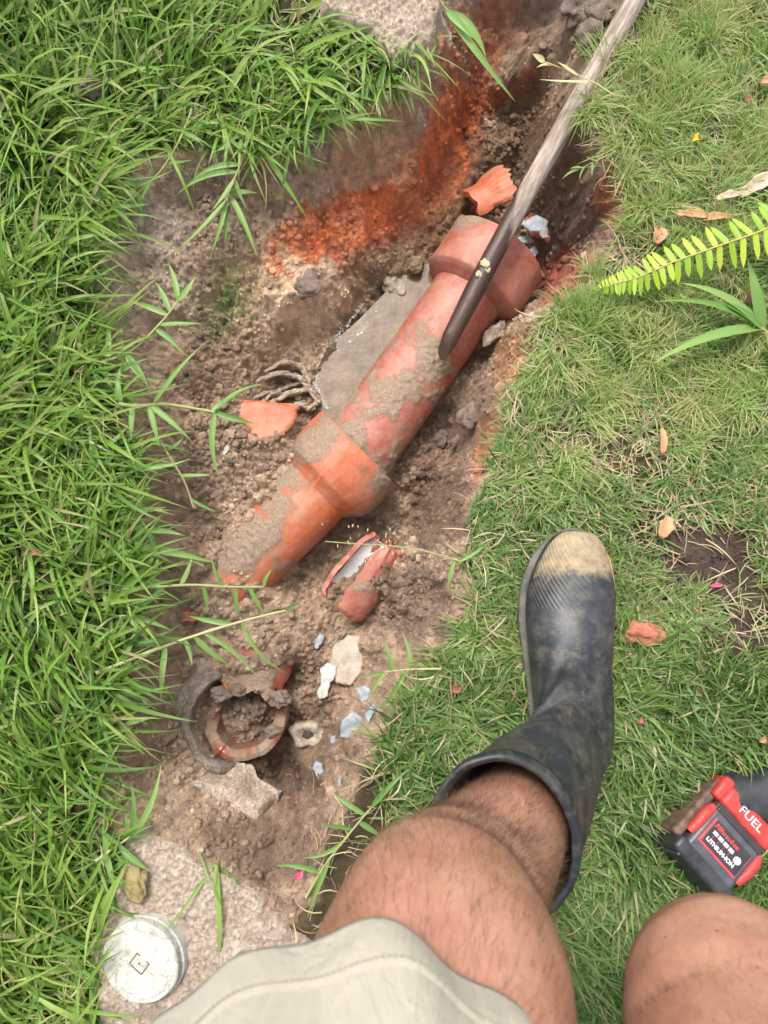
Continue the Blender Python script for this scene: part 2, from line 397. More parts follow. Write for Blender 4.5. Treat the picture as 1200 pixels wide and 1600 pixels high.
blob(300, 1240, 110, 40, 10, srgb(160, 138, 118), .9); blob(400, 1320, 110, 45, 15, srgb(92, 78, 68), .9); blob(480, 1290, 40, 60, 0, srgb(112, 92, 80), .8)
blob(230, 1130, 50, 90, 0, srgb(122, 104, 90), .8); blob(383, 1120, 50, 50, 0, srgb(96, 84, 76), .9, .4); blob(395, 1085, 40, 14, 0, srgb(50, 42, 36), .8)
blob(385, 1120, 42, 26, 0, srgb(124, 108, 98), .6, .4)
dd = GD.ravel()
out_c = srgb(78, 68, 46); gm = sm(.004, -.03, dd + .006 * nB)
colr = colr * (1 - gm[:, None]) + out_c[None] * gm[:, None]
blob(1110, 880, 110, 60, 20, srgb(100, 84, 78), .95); blob(1150, 930, 60, 110, 0, srgb(92, 78, 72), .9); blob(960, 700, 130, 40, 15, srgb(118, 98, 84), .8); blob(1050, 60, 60, 60, 0, srgb(96, 84, 76), .7)
blob(975, 420, 45, 60, 0, srgb(128, 110, 100), .8); blob(1100, 250, 120, 100, 0, srgb(120, 112, 66), .6)
colr = np.where(gm[:, None] > .5, colr, 2.75 * colr / (1 + 1.05 * colr)) * (1 + .1 * np.clip(nC, -1.5, 1.5))[:, None]
colr = colr * np.array([1.07, 1.0, .90])
colr[far] = srgb(84, 104, 48)
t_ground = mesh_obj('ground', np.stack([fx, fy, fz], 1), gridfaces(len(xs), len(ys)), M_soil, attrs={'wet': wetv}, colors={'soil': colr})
tag(t_ground, 'dug out lawn soil with orange clay patches around the buried drain pipes', kind='structure')

# ------------------------------------------------------------------ puddle
t = NT('muddy_water'); co = t.coord()
col = t.ramp(t.noise(26, co, 8, .75, .2), [(.34, (.10, .062, .028)), (.5, (.15, .098, .058)), (.66, (.23, .16, .10))])
M_water = t.set(col, .06, t.bump(t.noise(40, co, 3), .16, .004), Specular_IOR_Level=.45)
ZW = -.205
wp = spline([P(a, b, ZW) for a, b in [(618, 440), (560, 500), (500, 555), (480, 600), (500, 660), (560, 700), (640, 620), (720, 500), (700, 420), (655, 415), (618, 440)]], 60)[:-1]
o = mesh_obj('puddle', [tuple(p) for p in wp], [tuple(range(len(wp)))], M_water, smooth=False)
tag(o, 'shallow muddy puddle of still water beside the clay pipe', kind='structure')
# froth along its bank
fo = MB()
M_foam = simple('froth', (.34, .29, .24), (.5, .45, .38), 80, .5)
for k in range(520):
    s = rng.random(); e = spline([P(a, b, ZW) for a, b in [(600, 420), (560, 485), (515, 540), (497, 575), (497, 610), (512, 640)]], 60)[int(s * 59)]
    r = rng.uniform(.0004, .0014); q = e + rng.normal(0, .0022, 3) * (1, 1, 0)
    hz = float(hs(q[0], q[1])); z0 = max(ZW, hz) + r * .2
    ring = [(q[0] + r * math.cos(a), q[1] + r * math.sin(a), z0) for a in np.linspace(0, 2 * math.pi, 7)[:-1]]
    fo.add(ring + [(q[0], q[1], z0 + r * .7)], [(i, (i + 1) % 6, 6) for i in range(6)])
tag(fo.build('froth', M_foam), 'thin pale line of froth along the puddle bank', kind='stuff')

# ------------------------------------------------------------------ clay pipes
def frame(A, up=Vector((0, 0, 1))):
    A = Vector(A).normalized(); U = (up - A * up.dot(A)).normalized(); S = A.cross(U); return A, U, S
def shell(name, C, A, prof, th, a0, a1, m, parent=None, nu=120, sub=6, jag=(0, 0), jagA=0, seed=1, mudf=None, up=Vector((0, 0, 1)), oval=1.0, loc=None):
    """wall of revolution about axis A through C. prof = [(v, r)...] along the axis; angles measured from up (degrees); open or full circle"""
    A, U, S = frame(A, up); C = Vector(C)
    full = abs(a1 - a0) >= 359.9
    prof = [np.array(p, float) for p in prof]
    pv = []
    for i in range(len(prof) - 1):
        n = max(1, int(sub * np.hypot(*(prof[i + 1] - prof[i])) / .012))
        for k in range(n): pv.append(prof[i] + (prof[i + 1] - prof[i]) * k / n)
    pv.append(prof[-1]); pv = np.array(pv)
    # soften corners of the profile
    for _ in range(2):
        q = pv.copy(); q[1:-1] = .25 * pv[:-2] + .5 * pv[1:-1] + .25 * pv[2:]; pv = q
    v0, v1 = pv[0, 0], pv[-1, 0]
    ang = np.radians(np.linspace(a0, a1, nu + (1 if not full else 0))[: nu if full else None]); na = len(ang)
    j0 = jag[0] * (fb2(np.cos(ang) * 2 + seed, np.sin(ang) * 2, 1.6, 4, seed, .6)); j1 = jag[1] * (fb2(np.cos(ang) * 2 - seed, np.sin(ang) * 2, 1.6, 4, seed + 9, .6))
    def surf(off):
        T = (pv[:, 0] - v0) / (v1 - v0)
        V = pv[:, 0][:, None] + j0[None] * (1 - T)[:, None] + j1[None] * T[:, None]
        Rr = np.repeat((pv[:, 1] - off)[:, None], na, 1)
        an = np.repeat(ang[None], len(pv), 0)
        if jagA:
            w = np.linspace(-1, 1, na)[None]
            an = an + jagA * w ** 3 * fb2(pv[:, 0] * 40, pv[:, 0] * 0 + seed, 1, 3, seed + 3)[:, None]
        X = np.stack([V * A[i] + Rr * (np.cos(an) * U[i] + oval * np.sin(an) * S[i]) + C[i] for i in range(3)], -1)
        return X.reshape(-1, 3), V.ravel(), an.ravel()
    vo, V, an = surf(0); vi, _, _ = surf(th)
    ndir = np.stack([np.cos(an) * U[i] + np.sin(an) * S[i] for i in range(3)], -1)
    mud = np.zeros(len(vo))
    if mudf is not None: mud = mudf(V, (np.degrees(an) + 180) % 360 - 180, vo)
    rough = .0006 * fb3(vo, 60, 3, seed)
    vo = vo + ndir * (rough + np.clip(mud - .35, 0, .6) * (.006 + .006 * fb3(vo, 150, 3, seed + 5)))[:, None]
    nr = len(pv); f1 = gridfaces(na, nr, full); N = len(vo)
    F_ = [f1, f1[:, ::-1] + N]
    i = np.arange(na if full else na - 1); i2 = (i + 1) % na
    F_.append(np.stack([i2, i, i + N, i2 + N], 1)); b = (nr - 1) * na
    F_.append(np.stack([b + i, b + i2, b + i2 + N, b + i + N], 1))
    if not full:
        j = np.arange(nr - 1) * na
        F_.append(np.stack([j, j + na, j + na + N, j + N], 1)); e = j + na - 1
        F_.append(np.stack([e + na, e, e + N, e + na + N], 1))
    X = np.concatenate([vo, vi]); 
    if loc is not None: X = X - np.array(loc)
    ob = mesh_obj(name, X, np.concatenate(F_), m, parent, attrs={'mud': np.concatenate([mud, mud * 0 + .12])})
    ob.data.set_sharp_from_angle(angle=R(50))
    if loc is not None: ob.location = loc
    return ob
ZP = -.185
# main straight pipe: socket at the top right, spigot end in the lower socket
Ca = P(772, 405, ZP); Cb = P(548, 721, ZP)
ax = (Cb - Ca).normalized(); Lm = (Cb - Ca).length
def mud_main(V, a, p):
    m = .30 + .42 * fb3(p, 24, 5, 3, .62) - .0028 * np.abs(a - 0)
    m += .20 * sm(.17, .26, V) - .42 * sm(.20, .10, V) + .42 * sm(Lm - .05, Lm - .005, V)
    return np.clip(m, 0, 1)
root = empty('clay_pipe', Ca, 'long pinkish terracotta drain pipe with muddy barrel running down the trench from its thick socket', 'pipe')
shell('barrel', Ca, ax, [(.075, .0665), (Lm + .02, .0655)], .012, 0, 360, M_clay, root, 150, 6, seed=3, mudf=mud_main, loc=Ca)
shell('socket', Ca, ax, [(-.012, .0935), (-.004, .0945), (.060, .0935), (.074, .0925), (.080, .085), (.088, .068)], .016, 0, 360, M_clay, root, 150, 8, seed=8,
      mudf=lambda V, a, p: np.clip(.16 + .35 * fb3(p, 14, 4, 9), 0, .7), loc=Ca)
# lower pipe: socket, then body that goes under the mud
Cs = P(560, 703, ZP + .006); Ce = P(352, 905, ZP - .008)
ax2 = (Ce - Cs).normalized(); L2 = (Ce - Cs).length
root = empty('clay_pipe', Cs, 'orange terracotta drain pipe with open socket collar, its body half buried in mud', 'pipe')
def mud_low(V, a, p):
    m = .30 + .5 * fb3(p, 15, 4, 13) + .006 * (-a - 35) * 0 + .35 * sm(60, -60, a) * 0
    m = m + .42 * sm(.10, .19, V) * sm(-35, 15, a)
    return np.clip(m + .30 * sm(.13, .05, V) * sm(-60, 20, a) * sm(120, 50, a), 0, 1)
shell('socket', Cs, ax2, [(.0, .0925), (.012, .094), (.06, .092), (.078, .086), (.09, .074), (.10, .0665)], .013, 0, 360, M_clay_or, root, 150, 8, seed=18, jag=(.002, 0),
      mudf=lambda V, a, p: np.clip(.36 + .4 * fb3(p, 16, 4, 19) - .3 * sm(40, 75, a), 0, 1), loc=Cs)
shell('barrel', Cs, ax2, [(.088, .0665), (L2 + .03, .066)], .012, 0, 360, M_clay_or, root, 150, 6, seed=23, mudf=mud_low, loc=Cs)
# soil plug packed in the joint
def clump(name, c, r, m, parent=None, seed=1, sub=3, nz=.35, f=1.6, loc0=True, rot=0, attrs=None):
    import bmesh
    bm = bmesh.new(); bmesh.ops.create_icosphere(bm, subdivisions=sub, radius=1)
    v = np.array([x.co[:] for x in bm.verts]); fc = [tuple(q.index for q in f_.verts) for f_ in bm.faces]; bm.free()
    k = 1 + nz * fb3(v + seed * 3.1, f, 3, seed)
    v = v * k[:, None] * np.array(r); ca, sa = math.cos(rot), math.sin(rot)
    v = np.stack([v[:, 0] * ca - v[:, 1] * sa, v[:, 0] * sa + v[:, 1] * ca, v[:, 2]], 1)
    o = mesh_obj(name, v, fc, m, parent, True, {'mud': np.full(len(v), .3)} if attrs is None else attrs)
    o.location = c; return o
jp = MB()
A_, U_, S_ = frame(ax2)
rings = []
for j, rr_ in enumerate(np.linspace(.060, .079, 5)):
    for q in range(90):
        an = 2 * math.pi * q / 90
        p = Cs + A_ * (.021 + .006 * float(n2(q * .3, j * .7, 5)) + .004 * random.random()) + (U_ * math.cos(an) + S_ * math.sin(an)) * rr_
        rings.append(p)
jf = [tuple(x) for x in gridfaces(90, 5, True)]
jp.add(rings, jf)
o = jp.build('soil_packing', M_dirt, root, loc=Cs); o.location = (0, 0, 0)
for o_ in [x for x in COL.objects if x.parent is not None and x.type == 'MESH' and x.name.split('.')[0] in ('barrel', 'socket')]: o_.location = (0, 0, 0)

# curved broken socket piece at the head of the trench
C = P(768, 322, -.195); o = shell('broken_socket', C, Vector((.86, .42, -.05)), [(-.042, .044), (-.012, .046), (.008, .056), (.030, .060)], .010, -100, 70, M_clay_or, None, 70, 6, (.003, .010), .08, 31,
    mudf=lambda V, a, p: np.clip(.1 + .3 * fb3(p, 20, 3, 2), 0, .5), up=Vector((-.35, .55, .75)), loc=C)
tag(o, 'curved orange broken pipe socket beyond the thick collar, beside the pole', 'pipe fragment')
C = P(838, 372, -.25); o = shell('pipe_shard', C, Vector((.75, -.5, .1)), [(-.03, .040), (.03, .043)], .009, -55, 60, M_clay_dk, None, 40, 6, (.006, .006), .3, 37, up=Vector((.3, .55, .7)), loc=C)
tag(o, 'dark orange arched shard behind the grey plastic scraps right of the pole', 'pipe fragment')
C = P(745, 372, -.185); o = shell('pipe_shard', C, Vector((-.4, -.8, .1)), [(-.022, .03), (.022, .03)], .009, -45, 45, M_clay_dk, None, 30, 6, (.006, .008), .3, 41, loc=C)
C.z -= .02; o.location = C
tag(o, 'small red brown clay shard wedged against the mouth of the thick collar', 'pipe fragment')
C = P(888, 432, -.20); o = clump('clay_lump', C, (.042, .033, .028), simple('red_mud', (.28, .06, .035), (.38, .10, .06), 30, .8, .8, 200, .003), seed=5, rot=.6, sub=4)
tag(o, 'muddy dark red clay lump at the trench edge right of the collar', 'clay')
C = P(815, 412, -.175); o = clump('stone', C, (.024, .017, .014), simple('ochre_stone', (.38, .26, .13), (.52, .40, .24), 60, .8, .6, 200, .002), seed=9, rot=-.5, sub=4)
tag(o, 'ochre tan stone tucked between the collar and the plastic scraps', 'stone')
C = P(838, 428, -.165); o = clump('pipe_shard', C, (.014, .012, .006), M_clay_dk, seed=12, sub=3)
tag(o, 'small orange chip beside the ochre stone on the collar rim', 'pipe fragment')
C = P(713, 350, -.225); o = clump('stone', C, (.026, .02, .018), simple('mossy_stone', (.14, .10, .03), (.26, .19, .06), 60, .5, .6, 200, .002), seed=14, sub=4)
tag(o, 'wet olive ochre stone just above the top left corner of the collar', 'stone')
# orange shards in the left bank
def slab_shard(name, pts, z, th, m, label, bow=.01, tilt=(0, 0), seed=1, mud=.1, cat='pipe fragment'):
    """flat or bowed plate with an outline, thickness and worn edges"""
    pw = np.array([P(a, b, z)[:] for a, b in pts]); c = pw.mean(0); q = pw - c
    x0, x1 = q[:, 0].min() - .002, q[:, 0].max() + .002; y0, y1 = q[:, 1].min() - .002, q[:, 1].max() + .002
    n = 44; X, Y = np.meshgrid(np.linspace(x0, x1, n), np.linspace(y0, y1, n)); s = sdf(q[:, :2], X + .0012 * n2(X * 260, Y * 260, seed), Y + .0012 * n2(X * 260 + 9, Y * 260, seed))
    sp = .9 * (x1 - x0) / n; inside = s > -sp
    idx = -np.ones(n * n, int); keep = inside.ravel(); 
    X2, Y2 = X.ravel(), Y.ravel(); k = np.nonzero(keep)[0]; idx[k] = np.arange(len(k))
    top = bow * (1 - ((X2 / max(abs(x0), x1)) ** 2)) + tilt[0] * X2 + tilt[1] * Y2 + .0006 * fb2(X2, Y2, 120, 3, seed)
    rnd = th * .5 * sm(sp * 1.5, -sp, s.ravel())
    vt = np.stack([X2, Y2, top - rnd], 1)[k]; vb = np.stack([X2, Y2, top - th + rnd * .8], 1)[k]
    gf = gridfaces(n, n); g2 = idx[gf]; g2 = g2[(g2 >= 0).all(1)]; N = len(k)
    ed = {}
    for f in g2:
        for a, b in zip(f, np.roll(f, -1)):
            ed[(a, b)] = 1
    side = [(b, a, a + N, b + N) for (a, b) in ed if (b, a) not in ed]
    F_ = np.concatenate([g2, g2[:, ::-1] + N, np.array(side)])
    o = mesh_obj(name, np.concatenate([vt, vb]), F_, m, attrs={'mud': np.full(2 * N, mud)})
    o.location = c; o.data.set_sharp_from_angle(angle=R(60))
    return tag(o, label, cat)
g = G(400, 655); slab_shard('pipe_shard', [(322, 626), (400, 627), (465, 634), (460, 660), (440, 682), (405, 691), (375, 688), (392, 672), (372, 650), (345, 640)], g.z + .022, .010, M_clay_or,
           'bright orange curved shard lying in the mud beside the twisted root', .008, (0, -.15), 3, .18)
g = G(292, 963); slab_shard('pipe_shard', [(268, 958), (285, 953), (308, 957), (312, 966), (300, 972), (275, 970)], g.z + .008, .008, M_clay_or,
           'tiny orange shard poking out of the soil near the left grass', .002, seed=5)
# channel shard with pale glazed inside (soil spilling over it)
A = (P(612, 842, -.165) - P(532, 950, -.185)).normalized(); C = P(566, 898, -.178)
o = shell('channel_shard', C, A, [(-.070, .040), (-.062, .048), (-.02, .050), (.05, .042), (.066, .036)], .009, -4, 252, M_clay, None, 110, 6, (.004, .010), .06, 47,
    mudf=lambda V, a, p: np.clip(.16 + .35 * fb3(p, 22, 3, 2), 0, .8), loc=C)
tag(o, 'broken terracotta pipe piece with pale glazed hollow, tipped on the dark soil', 'pipe fragment')
SH = o; A_, U_, S_ = frame(A)
gl = []; nn = (40, 40)
for j, v in enumerate(np.linspace(-.050, .062, nn[1])):
    rr_ = np.interp(v, [-.05, .05, .066], [.041, .0335, .028]) - .0006
    for i, a in enumerate(np.linspace(100, 250, nn[0])):
        an = R(a + 3 * math.sin(j * .4)); gl.append(A_ * v + (U_ * math.cos(an) + S_ * math.sin(an)) * rr_)
o = mesh_obj('glaze', gl, gridfaces(*nn), M_glaze, SH)
# ------------------------------------------------------------------ broken riser and its mortar collar
C = Vector((PIT.x, PIT.y, -.21)); 
root = empty('broken_riser_pipe', C, 'round broken upright clay pipe mouth filled with grey mud in the lower pit', 'pipe')
def ring_wall(a0, a1, ztop, seed, rin, rout, m, name, ztilt=0, jag=.012, mud=.25):
    n = 60; an = np.radians(np.linspace(a0, a1, n)); h = ztop + jag * fb2(np.cos(an) * 3, np.sin(an) * 3, 1, 4, seed) + ztilt * np.sin(an)
    ends = np.minimum(1, np.minimum(np.arange(n), np.arange(n)[::-1]) / 7.); h = -.02 + (h + .02) * (.45 + .55 * ends)
    rows = []
    prof = [(rout, 0, 0), (rout, .5, 0), (rout, 1, -.003), ((rin + rout) / 2 + .002, 1, .001), (rin, 1, -.003), (rin, .5, 0), (rin * .98, 0, 0)]
    for r_, k, dz in prof:
        rj = r_ + .0012 * fb2(an * 3, an * 0 + r_ * 50, 1, 3, seed)
        rows.append(np.stack([rj * np.cos(an), rj * np.sin(an), -.05 + (h + .05) * k + dz], 1))
    X = np.concatenate(rows); f = gridfaces(n, len(prof)); N = len(prof)
    F_ = [tuple(q) for q in f] + [tuple(i * n for i in range(N))[::-1], tuple(i * n + n - 1 for i in range(N))]
    o = mesh_obj(name, X, F_, m, root, attrs={'mud': mud + .25 * fb3(X, 30, 3, seed)}); o.data.set_sharp_from_angle(angle=R(40)); return o
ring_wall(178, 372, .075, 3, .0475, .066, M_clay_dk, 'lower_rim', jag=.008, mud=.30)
ring_wall(15, 160, .078, 8, .047, .066, M_clay_or, 'upper_rim', jag=.016, mud=.42)
shell('side_wall', C + Vector((.010, .085, .022)), Vector((.15, .98, .06)), [(-.030, .062), (.03, .064)], .012, -95, 75, M_clay_dk, root, 50, 6, (.008, .004), .2, 61,
      mudf=lambda V, a, p: np.clip(.58 + .4 * fb3(p, 26, 3, 2) - .35 * sm(30, 60, a), 0, 1), loc=C).location = (0, 0, 0)
# mortar collar
root = empty('mortar_collar', C, 'stepped grey mortar ring hugging the left side of the broken riser mouth', 'mortar ring')
n = 90; an = np.radians(np.linspace(112, 268, n)); prof = [(.150, -.02), (.145, .050), (.122, .075), (.110, .078), (.106, .088), (.098, .092), (.090, .090), (.086, .098), (.078, .100), (.073, .092), (.070, .02)]
cx, cy = C.x - .006, C.y + .004; X = []
fin = []
for (r_, z_) in spline([(*p, 0) for p in prof], 40)[:, :2]:
    e = np.minimum(1, np.minimum(np.arange(n), np.arange(n)[::-1]) / 9.) ** .5
    rr_ = r_ * (1 + .05 * fb2(np.cos(an) * 2, np.sin(an) * 2, 1.2, 3, 5)) ; X.append(np.stack([rr_ * np.cos(an) - .006, rr_ * np.sin(an) + .004, z_ * (.55 + .45 * e) + .0035 * fb2(rr_ * np.cos(an), rr_ * np.sin(an), 60, 4, 7)], 1))
o = mesh_obj('ring', np.concatenate(X), gridfaces(n, 40), M_conc2, root)
sl = o.modifiers.new('solid', 'SOLIDIFY'); sl.thickness = .01; sl.offset = -1

# ------------------------------------------------------------------ rough plates: concrete slabs
def plate(name, poly, ztop, drop, m, label, cat, amp=.004, res=.0025, tilt=(0, 0), seed=1, soft=.02, kind=None, warp=.006):
    pw = np.array(W(poly, ztop)); x0, y0 = pw.min(0) - soft - .02; x1, y1 = pw.max(0) + soft + .02
    c = np.array([(x0 + x1) / 2, (y0 + y1) / 2])
    X, Y = np.meshgrid(np.arange(x0, x1, res), np.arange(y0, y1, res))
    s = sdf(pw, X + warp * fb2(X, Y, 25, 3, seed), Y + warp * fb2(X, Y, 25, 3, seed + 5))
    Z = ztop - drop * sm(soft * .3, -soft, s) + amp * fb2(X, Y, 40, 2, seed + 1) * .6 + amp * .6 * fb2(X, Y, 260, 3, seed + 2) + tilt[0] * (X - c[0]) + tilt[1] * (Y - c[1])
    Z += np.maximum(0, .4 - worley(X, Y, 170, seed)) * amp * 1.1
    k = (s > -soft - .004)
    idx = -np.ones(X.size, int); kk = np.nonzero(k.ravel())[0]; idx[kk] = np.arange(len(kk))
    f = idx[gridfaces(X.shape[1], X.shape[0])]; f = f[(f >= 0).all(1)]
    V = np.stack([X.ravel() - c[0], Y.ravel() - c[1], Z.ravel()], 1)[kk]
    o = mesh_obj(name, V, f, m); o.location = (c[0], c[1], 0)
    return tag(o, label, cat, kind=kind)
plate('concrete_slab', [(195, 1285), (300, 1340), (400, 1400), (450, 1440), (520, 1500), (560, 1640), (330, 1760), (130, 1720), (150, 1600), (140, 1480), (170, 1400)], .012, .09, M_conc,
      'weathered tan concrete slab around the white cleanout cap', 'concrete slab', .0045, .0022, seed=3)
plate('concrete_fragment', [(200, 1215), (250, 1200), (320, 1222), (375, 1232), (408, 1262), (400, 1286), (330, 1292), (240, 1268), (200, 1250)], -.092, .05, M_conc,
      'smooth sandy concrete ledge sloping below the mortar ring', 'concrete fragment', .0012, .0022, (0, .04), seed=13)
plate('concrete_fragment', [(500, -60), (680, -80), (688, 20), (678, 60), (640, 85), (605, 80), (585, 45), (540, 30), (500, 10)], .028, .06, M_conc,
      'rough pinkish concrete lump among grass at the top of the pit', 'concrete fragment', .006, .0024, seed=23)

# ------------------------------------------------------------------ white cleanout cap
t = NT('chalky_plastic'); co = t.coord()
col = t.ramp(t.noise(35, co, 8, .7), [(.3, (.28, .26, .20)), (.48, (.47, .46, .41)), (.7, (.56, .56, .53))])
vv = t.n("ShaderNodeTexVoronoi", Scale=28.0, _feature='DISTANCE_TO_EDGE'); t.l(t.mix(.12, co, t.noise(20, co)), vv.inputs['Vector'])
col = t.mix(t.ramp(vv.outputs['Distance'], [(0, .75), (.035, 0)]), col, (.22, .21, .17))
M_cap = t.set(col, .85, t.bump(t.noise(180, co, 5), .5, .001))
M_groove = simple('groove_dirt', (.10, .085, .05), (.16, .13, .08), 60, .9)
cc = P(220, 1503, .025); tl = R(12); nd = Vector((-.88 * math.sin(tl), -.47 * math.sin(tl), math.cos(tl)))
capr = empty('cleanout_cap', cc, 'round chalky white drain cap with square bracket mark set in concrete', 'drain cap')
capr.rotation_mode = 'QUATERNION'; capr.rotation_quaternion = nd.to_track_quat('Z', 'Y')
def lathe(name, prof, m, parent, n=72, wob=0):
    X = []; 
    for r_, z_ in prof:
        for q in range(n):
            a = 2 * math.pi * q / n; rr_ = r_ * (1 + wob * float(n2(math.cos(a) * 3, math.sin(a) * 3, 4)))
            X.append((rr_ * math.cos(a), rr_ * math.sin(a), z_))
    f = [tuple(q) for q in gridfaces(n, len(prof), True)]
    f += [tuple(range(n))[::-1], tuple((len(prof) - 1) * n + q for q in range(n))]
    o = mesh_obj(name, X, f, m, parent); o.data.set_sharp_from_angle(angle=R(35)); return o
lathe('disc', [(.0555, -.010), (.0565, -.003), (.056, .0015), (.0545, .003), (.040, .0036), (.001, .004)], M_cap, capr, wob=.012)
o = lathe('rim', [(.0545, -.05), (.0585, -.05), (.0585, -.0105), (.0575, -.0095), (.0545, -.0095)], M_cap, capr); o.location = (.001, .0, -.001)
mk = MB()
for (x, y, w, h) in ((-.010, 0, .0018, .022), (.000, .011, .019, .0018), (.000, -.011, .019, .0018), (.0095, .0085, .0016, .006), (.0095, -.0085, .0016, .006)):
    mk.box((x, y, .0037), (w, h, .0014))
mk.build('bracket_mark', M_groove, capr, smooth=False).rotation_euler = (0, 0, R(115))
md = MB(); md.box((0, 0, .0037), (.003, .003, .0014)); md.build('centre_mark', M_groove, capr, smooth=False).rotation_euler = (0, 0, R(25))

# ------------------------------------------------------------------ wooden pole
t = NT('worn_wood'); co = t.coord('Object', (1, 1, .12)); co1 = t.coord('Object')
fine = t.noise(160, co, 6, .7)
pale = t.ramp(fine, [(.3, (.13, .095, .07)), (.5, (.30, .235, .185)), (.7, (.52, .44, .37))])
darkc = t.ramp(t.noise(70, co, 6, .7), [(.3, (.035, .02, .015)), (.6, (.075, .042, .03)), (.75, (.18, .12, .09))])
sp = t.n("ShaderNodeSeparateXYZ"); t.l(co1, sp.inputs[0])
mz = t.n("ShaderNodeMath", _operation='MULTIPLY_ADD'); t.l(sp.outputs[2], mz.inputs[0]); mz.inputs[1].default_value = -9.; mz.inputs[2].default_value = 2.16
mx = t.n("ShaderNodeMath", _operation='MULTIPLY_ADD'); t.l(sp.outputs[0], mx.inputs[0]); mx.inputs[1].default_value = 28.; t.l(mz.outputs[0], mx.inputs[2])
ma = t.n("ShaderNodeMath", _operation='MULTIPLY_ADD'); t.l(t.noise(40, co, 5, .7), ma.inputs[0]); ma.inputs[1].default_value = .9; t.l(mx.outputs[0], ma.inputs[2])
mk_ = t.ramp(ma.outputs[0], [(.45, 0), (.6, 1)])
col = t.mix(mk_, pale, darkc)
M_wood = t.set(col, t.ramp(mk_, [(0, .8), (1, .38)]), t.bump(fine, .6, .0012))
p0 = P(693, 548, -.085); p1 = P(944, 84, .012); axp = (p1 - p0).normalized(); Lp = (p1 - p0).length + .22
pole = empty('wooden_pole', p0, 'grey weathered wooden pole with dark wet end lying across the trench onto the pipe', 'pole')
pole.rotation_mode = 'QUATERNION'; pole.rotation_quaternion = axp.to_track_quat('Z', 'Y')
X = []; nv = 120; na = 40
for j in range(nv):
    v = Lp * (j / (nv - 1)); k = min(1, .80 + v / .10 * .2)
    for i in range(na):
        a = 2 * math.pi * i / na; r_ = .0160 * k * (1 + .03 * float(n2(v * 18, math.cos(a) * 1.3, 2)) + .035 * float(n2(v * 9 + 5, math.sin(a) * 1.3, 6)))
        z = v
        if v < .03: z = v + (1 - v / .03) * .014 * (math.cos(a - 1.2))
        x = r_ * math.cos(a) + .003 * math.sin(v * 7); y = r_ * math.sin(a)
        if v < .02: x *= .78 + .22 * v / .02; y *= .78 + .22 * v / .02
        X.append((x, y, z))
F_ = [tuple(q) for q in gridfaces(na, nv, True)] + [tuple(range(na))[::-1], tuple((nv - 1) * na + q for q in range(na))]
o = mesh_obj('shaft', X, F_, M_wood, pole); o.data.set_sharp_from_angle(angle=R(50))
M_creammud = simple('dried_mud', (.42, .34, .2), (.6, .5, .33), 90, .9, .8, 200, .002)
v = 0
for q, (sx, sz, ssz) in enumerate(((-.006, .150, .0075), (-.008, .130, .0055), (.001, .144, .005))):
    camdir = (Vector((0, 0, CAM_H)) - p0).normalized(); loc = pole.rotation_quaternion.inverted() @ camdir; loc.z = 0; loc.normalize(); sd_ = Vector((-loc.y, loc.x, 0))
    o = clump('dried_mud', loc * .0150 + sd_ * sx + Vector((0, 0, sz)), (ssz, ssz * .8, ssz * .9), M_creammud, pole, seed=30 + q, sub=3, nz=.5); o.scale = (1, 1, 1)

# ------------------------------------------------------------------ twisted root
M_root = simple('fibrous_root', (.22, .16, .11), (.50, .40, .30), 120, .9, 1.0, 320, .003)
rt = empty('twisted_root', G(445, 610), 'pale twisted fibrous root or rag curled beside the puddle', 'root')
for k, pts in enumerate([[(398, 622), (425, 612), (455, 618), (480, 600), (470, 575), (440, 568), (415, 580)], [(405, 630), (430, 625), (462, 612), (490, 612), (498, 628), (480, 640)],
                         [(400, 595), (430, 585), (465, 588), (482, 604), (496, 632)], [(410, 625), (440, 608), (470, 596)], [(440, 636), (468, 632), (492, 640)]]):
    mb = MB(); pp = spline([np.array(G(a, b, .012 + .006 * (k % 3))[:]) for a, b in pts], 40)
    pp += np.stack([fb2(np.arange(40) * .3, np.arange(40) * 0 + k + i, 1, 2, i) for i in range(3)], 1) * .002
    for s_ in range(3):
        off = np.stack([np.cos(np.arange(40) * .5 + s_ * 2.1), np.sin(np.arange(40) * .5 + s_ * 2.1), np.cos(np.arange(40) * .5 + s_ * 2.1 + 1)], 1) * .0026
        mb.tube(pp + off, [.0034 * (1 - .7 * abs(i / 19.5 - 1) ** 3) for i in range(40)], 7)
    mb.build('strand', M_root, rt, loc=None).data.transform(Matrix.Translation(-Vector(rt.location)))

# ------------------------------------------------------------------ scraps: plastic, mortar flakes, stones
M_gray = simple('grey_plastic', (.20, .225, .25), (.38, .41, .44), 50, .5, .3)
M_white = simple('white_flake', (.36, .34, .30), (.60, .58, .54), 60, .8, .5)
M_tanflake = simple('mortar_flake', (.36, .30, .235), (.52, .45, .37), 50, .9, .9, 200, .002)
def flake(poly, off, th, m, name, label, cat, seed, bow=.004, tilt=(0, 0), group=None):
    g = G(sum(p[0] for p in poly) / len(poly), sum(p[1] for p in poly) / len(poly))
    o = slab_shard(name, poly, g.z + off, th, m, label, bow, tilt, seed, cat=cat)
    if group: o['group'] = group
    return o
flake([(520, 1010), (545, 992), (580, 996), (588, 1012), (570, 1022), (566, 1050), (548, 1072), (525, 1068), (512, 1045)], .014, .012, M_tanflake, 'mortar_piece', 'large pale tan mortar piece below the glazed channel shard', 'mortar', 3, .006, (.1, .1))
flake([(500, 1046), (512, 1035), (526, 1040), (526, 1056), (516, 1068), (512, 1088), (500, 1094), (494, 1082), (502, 1068)], .022, .008, M_white, 'white_chip', 'white S-shaped chip leaning on the large tan mortar piece', 'chip', 5)
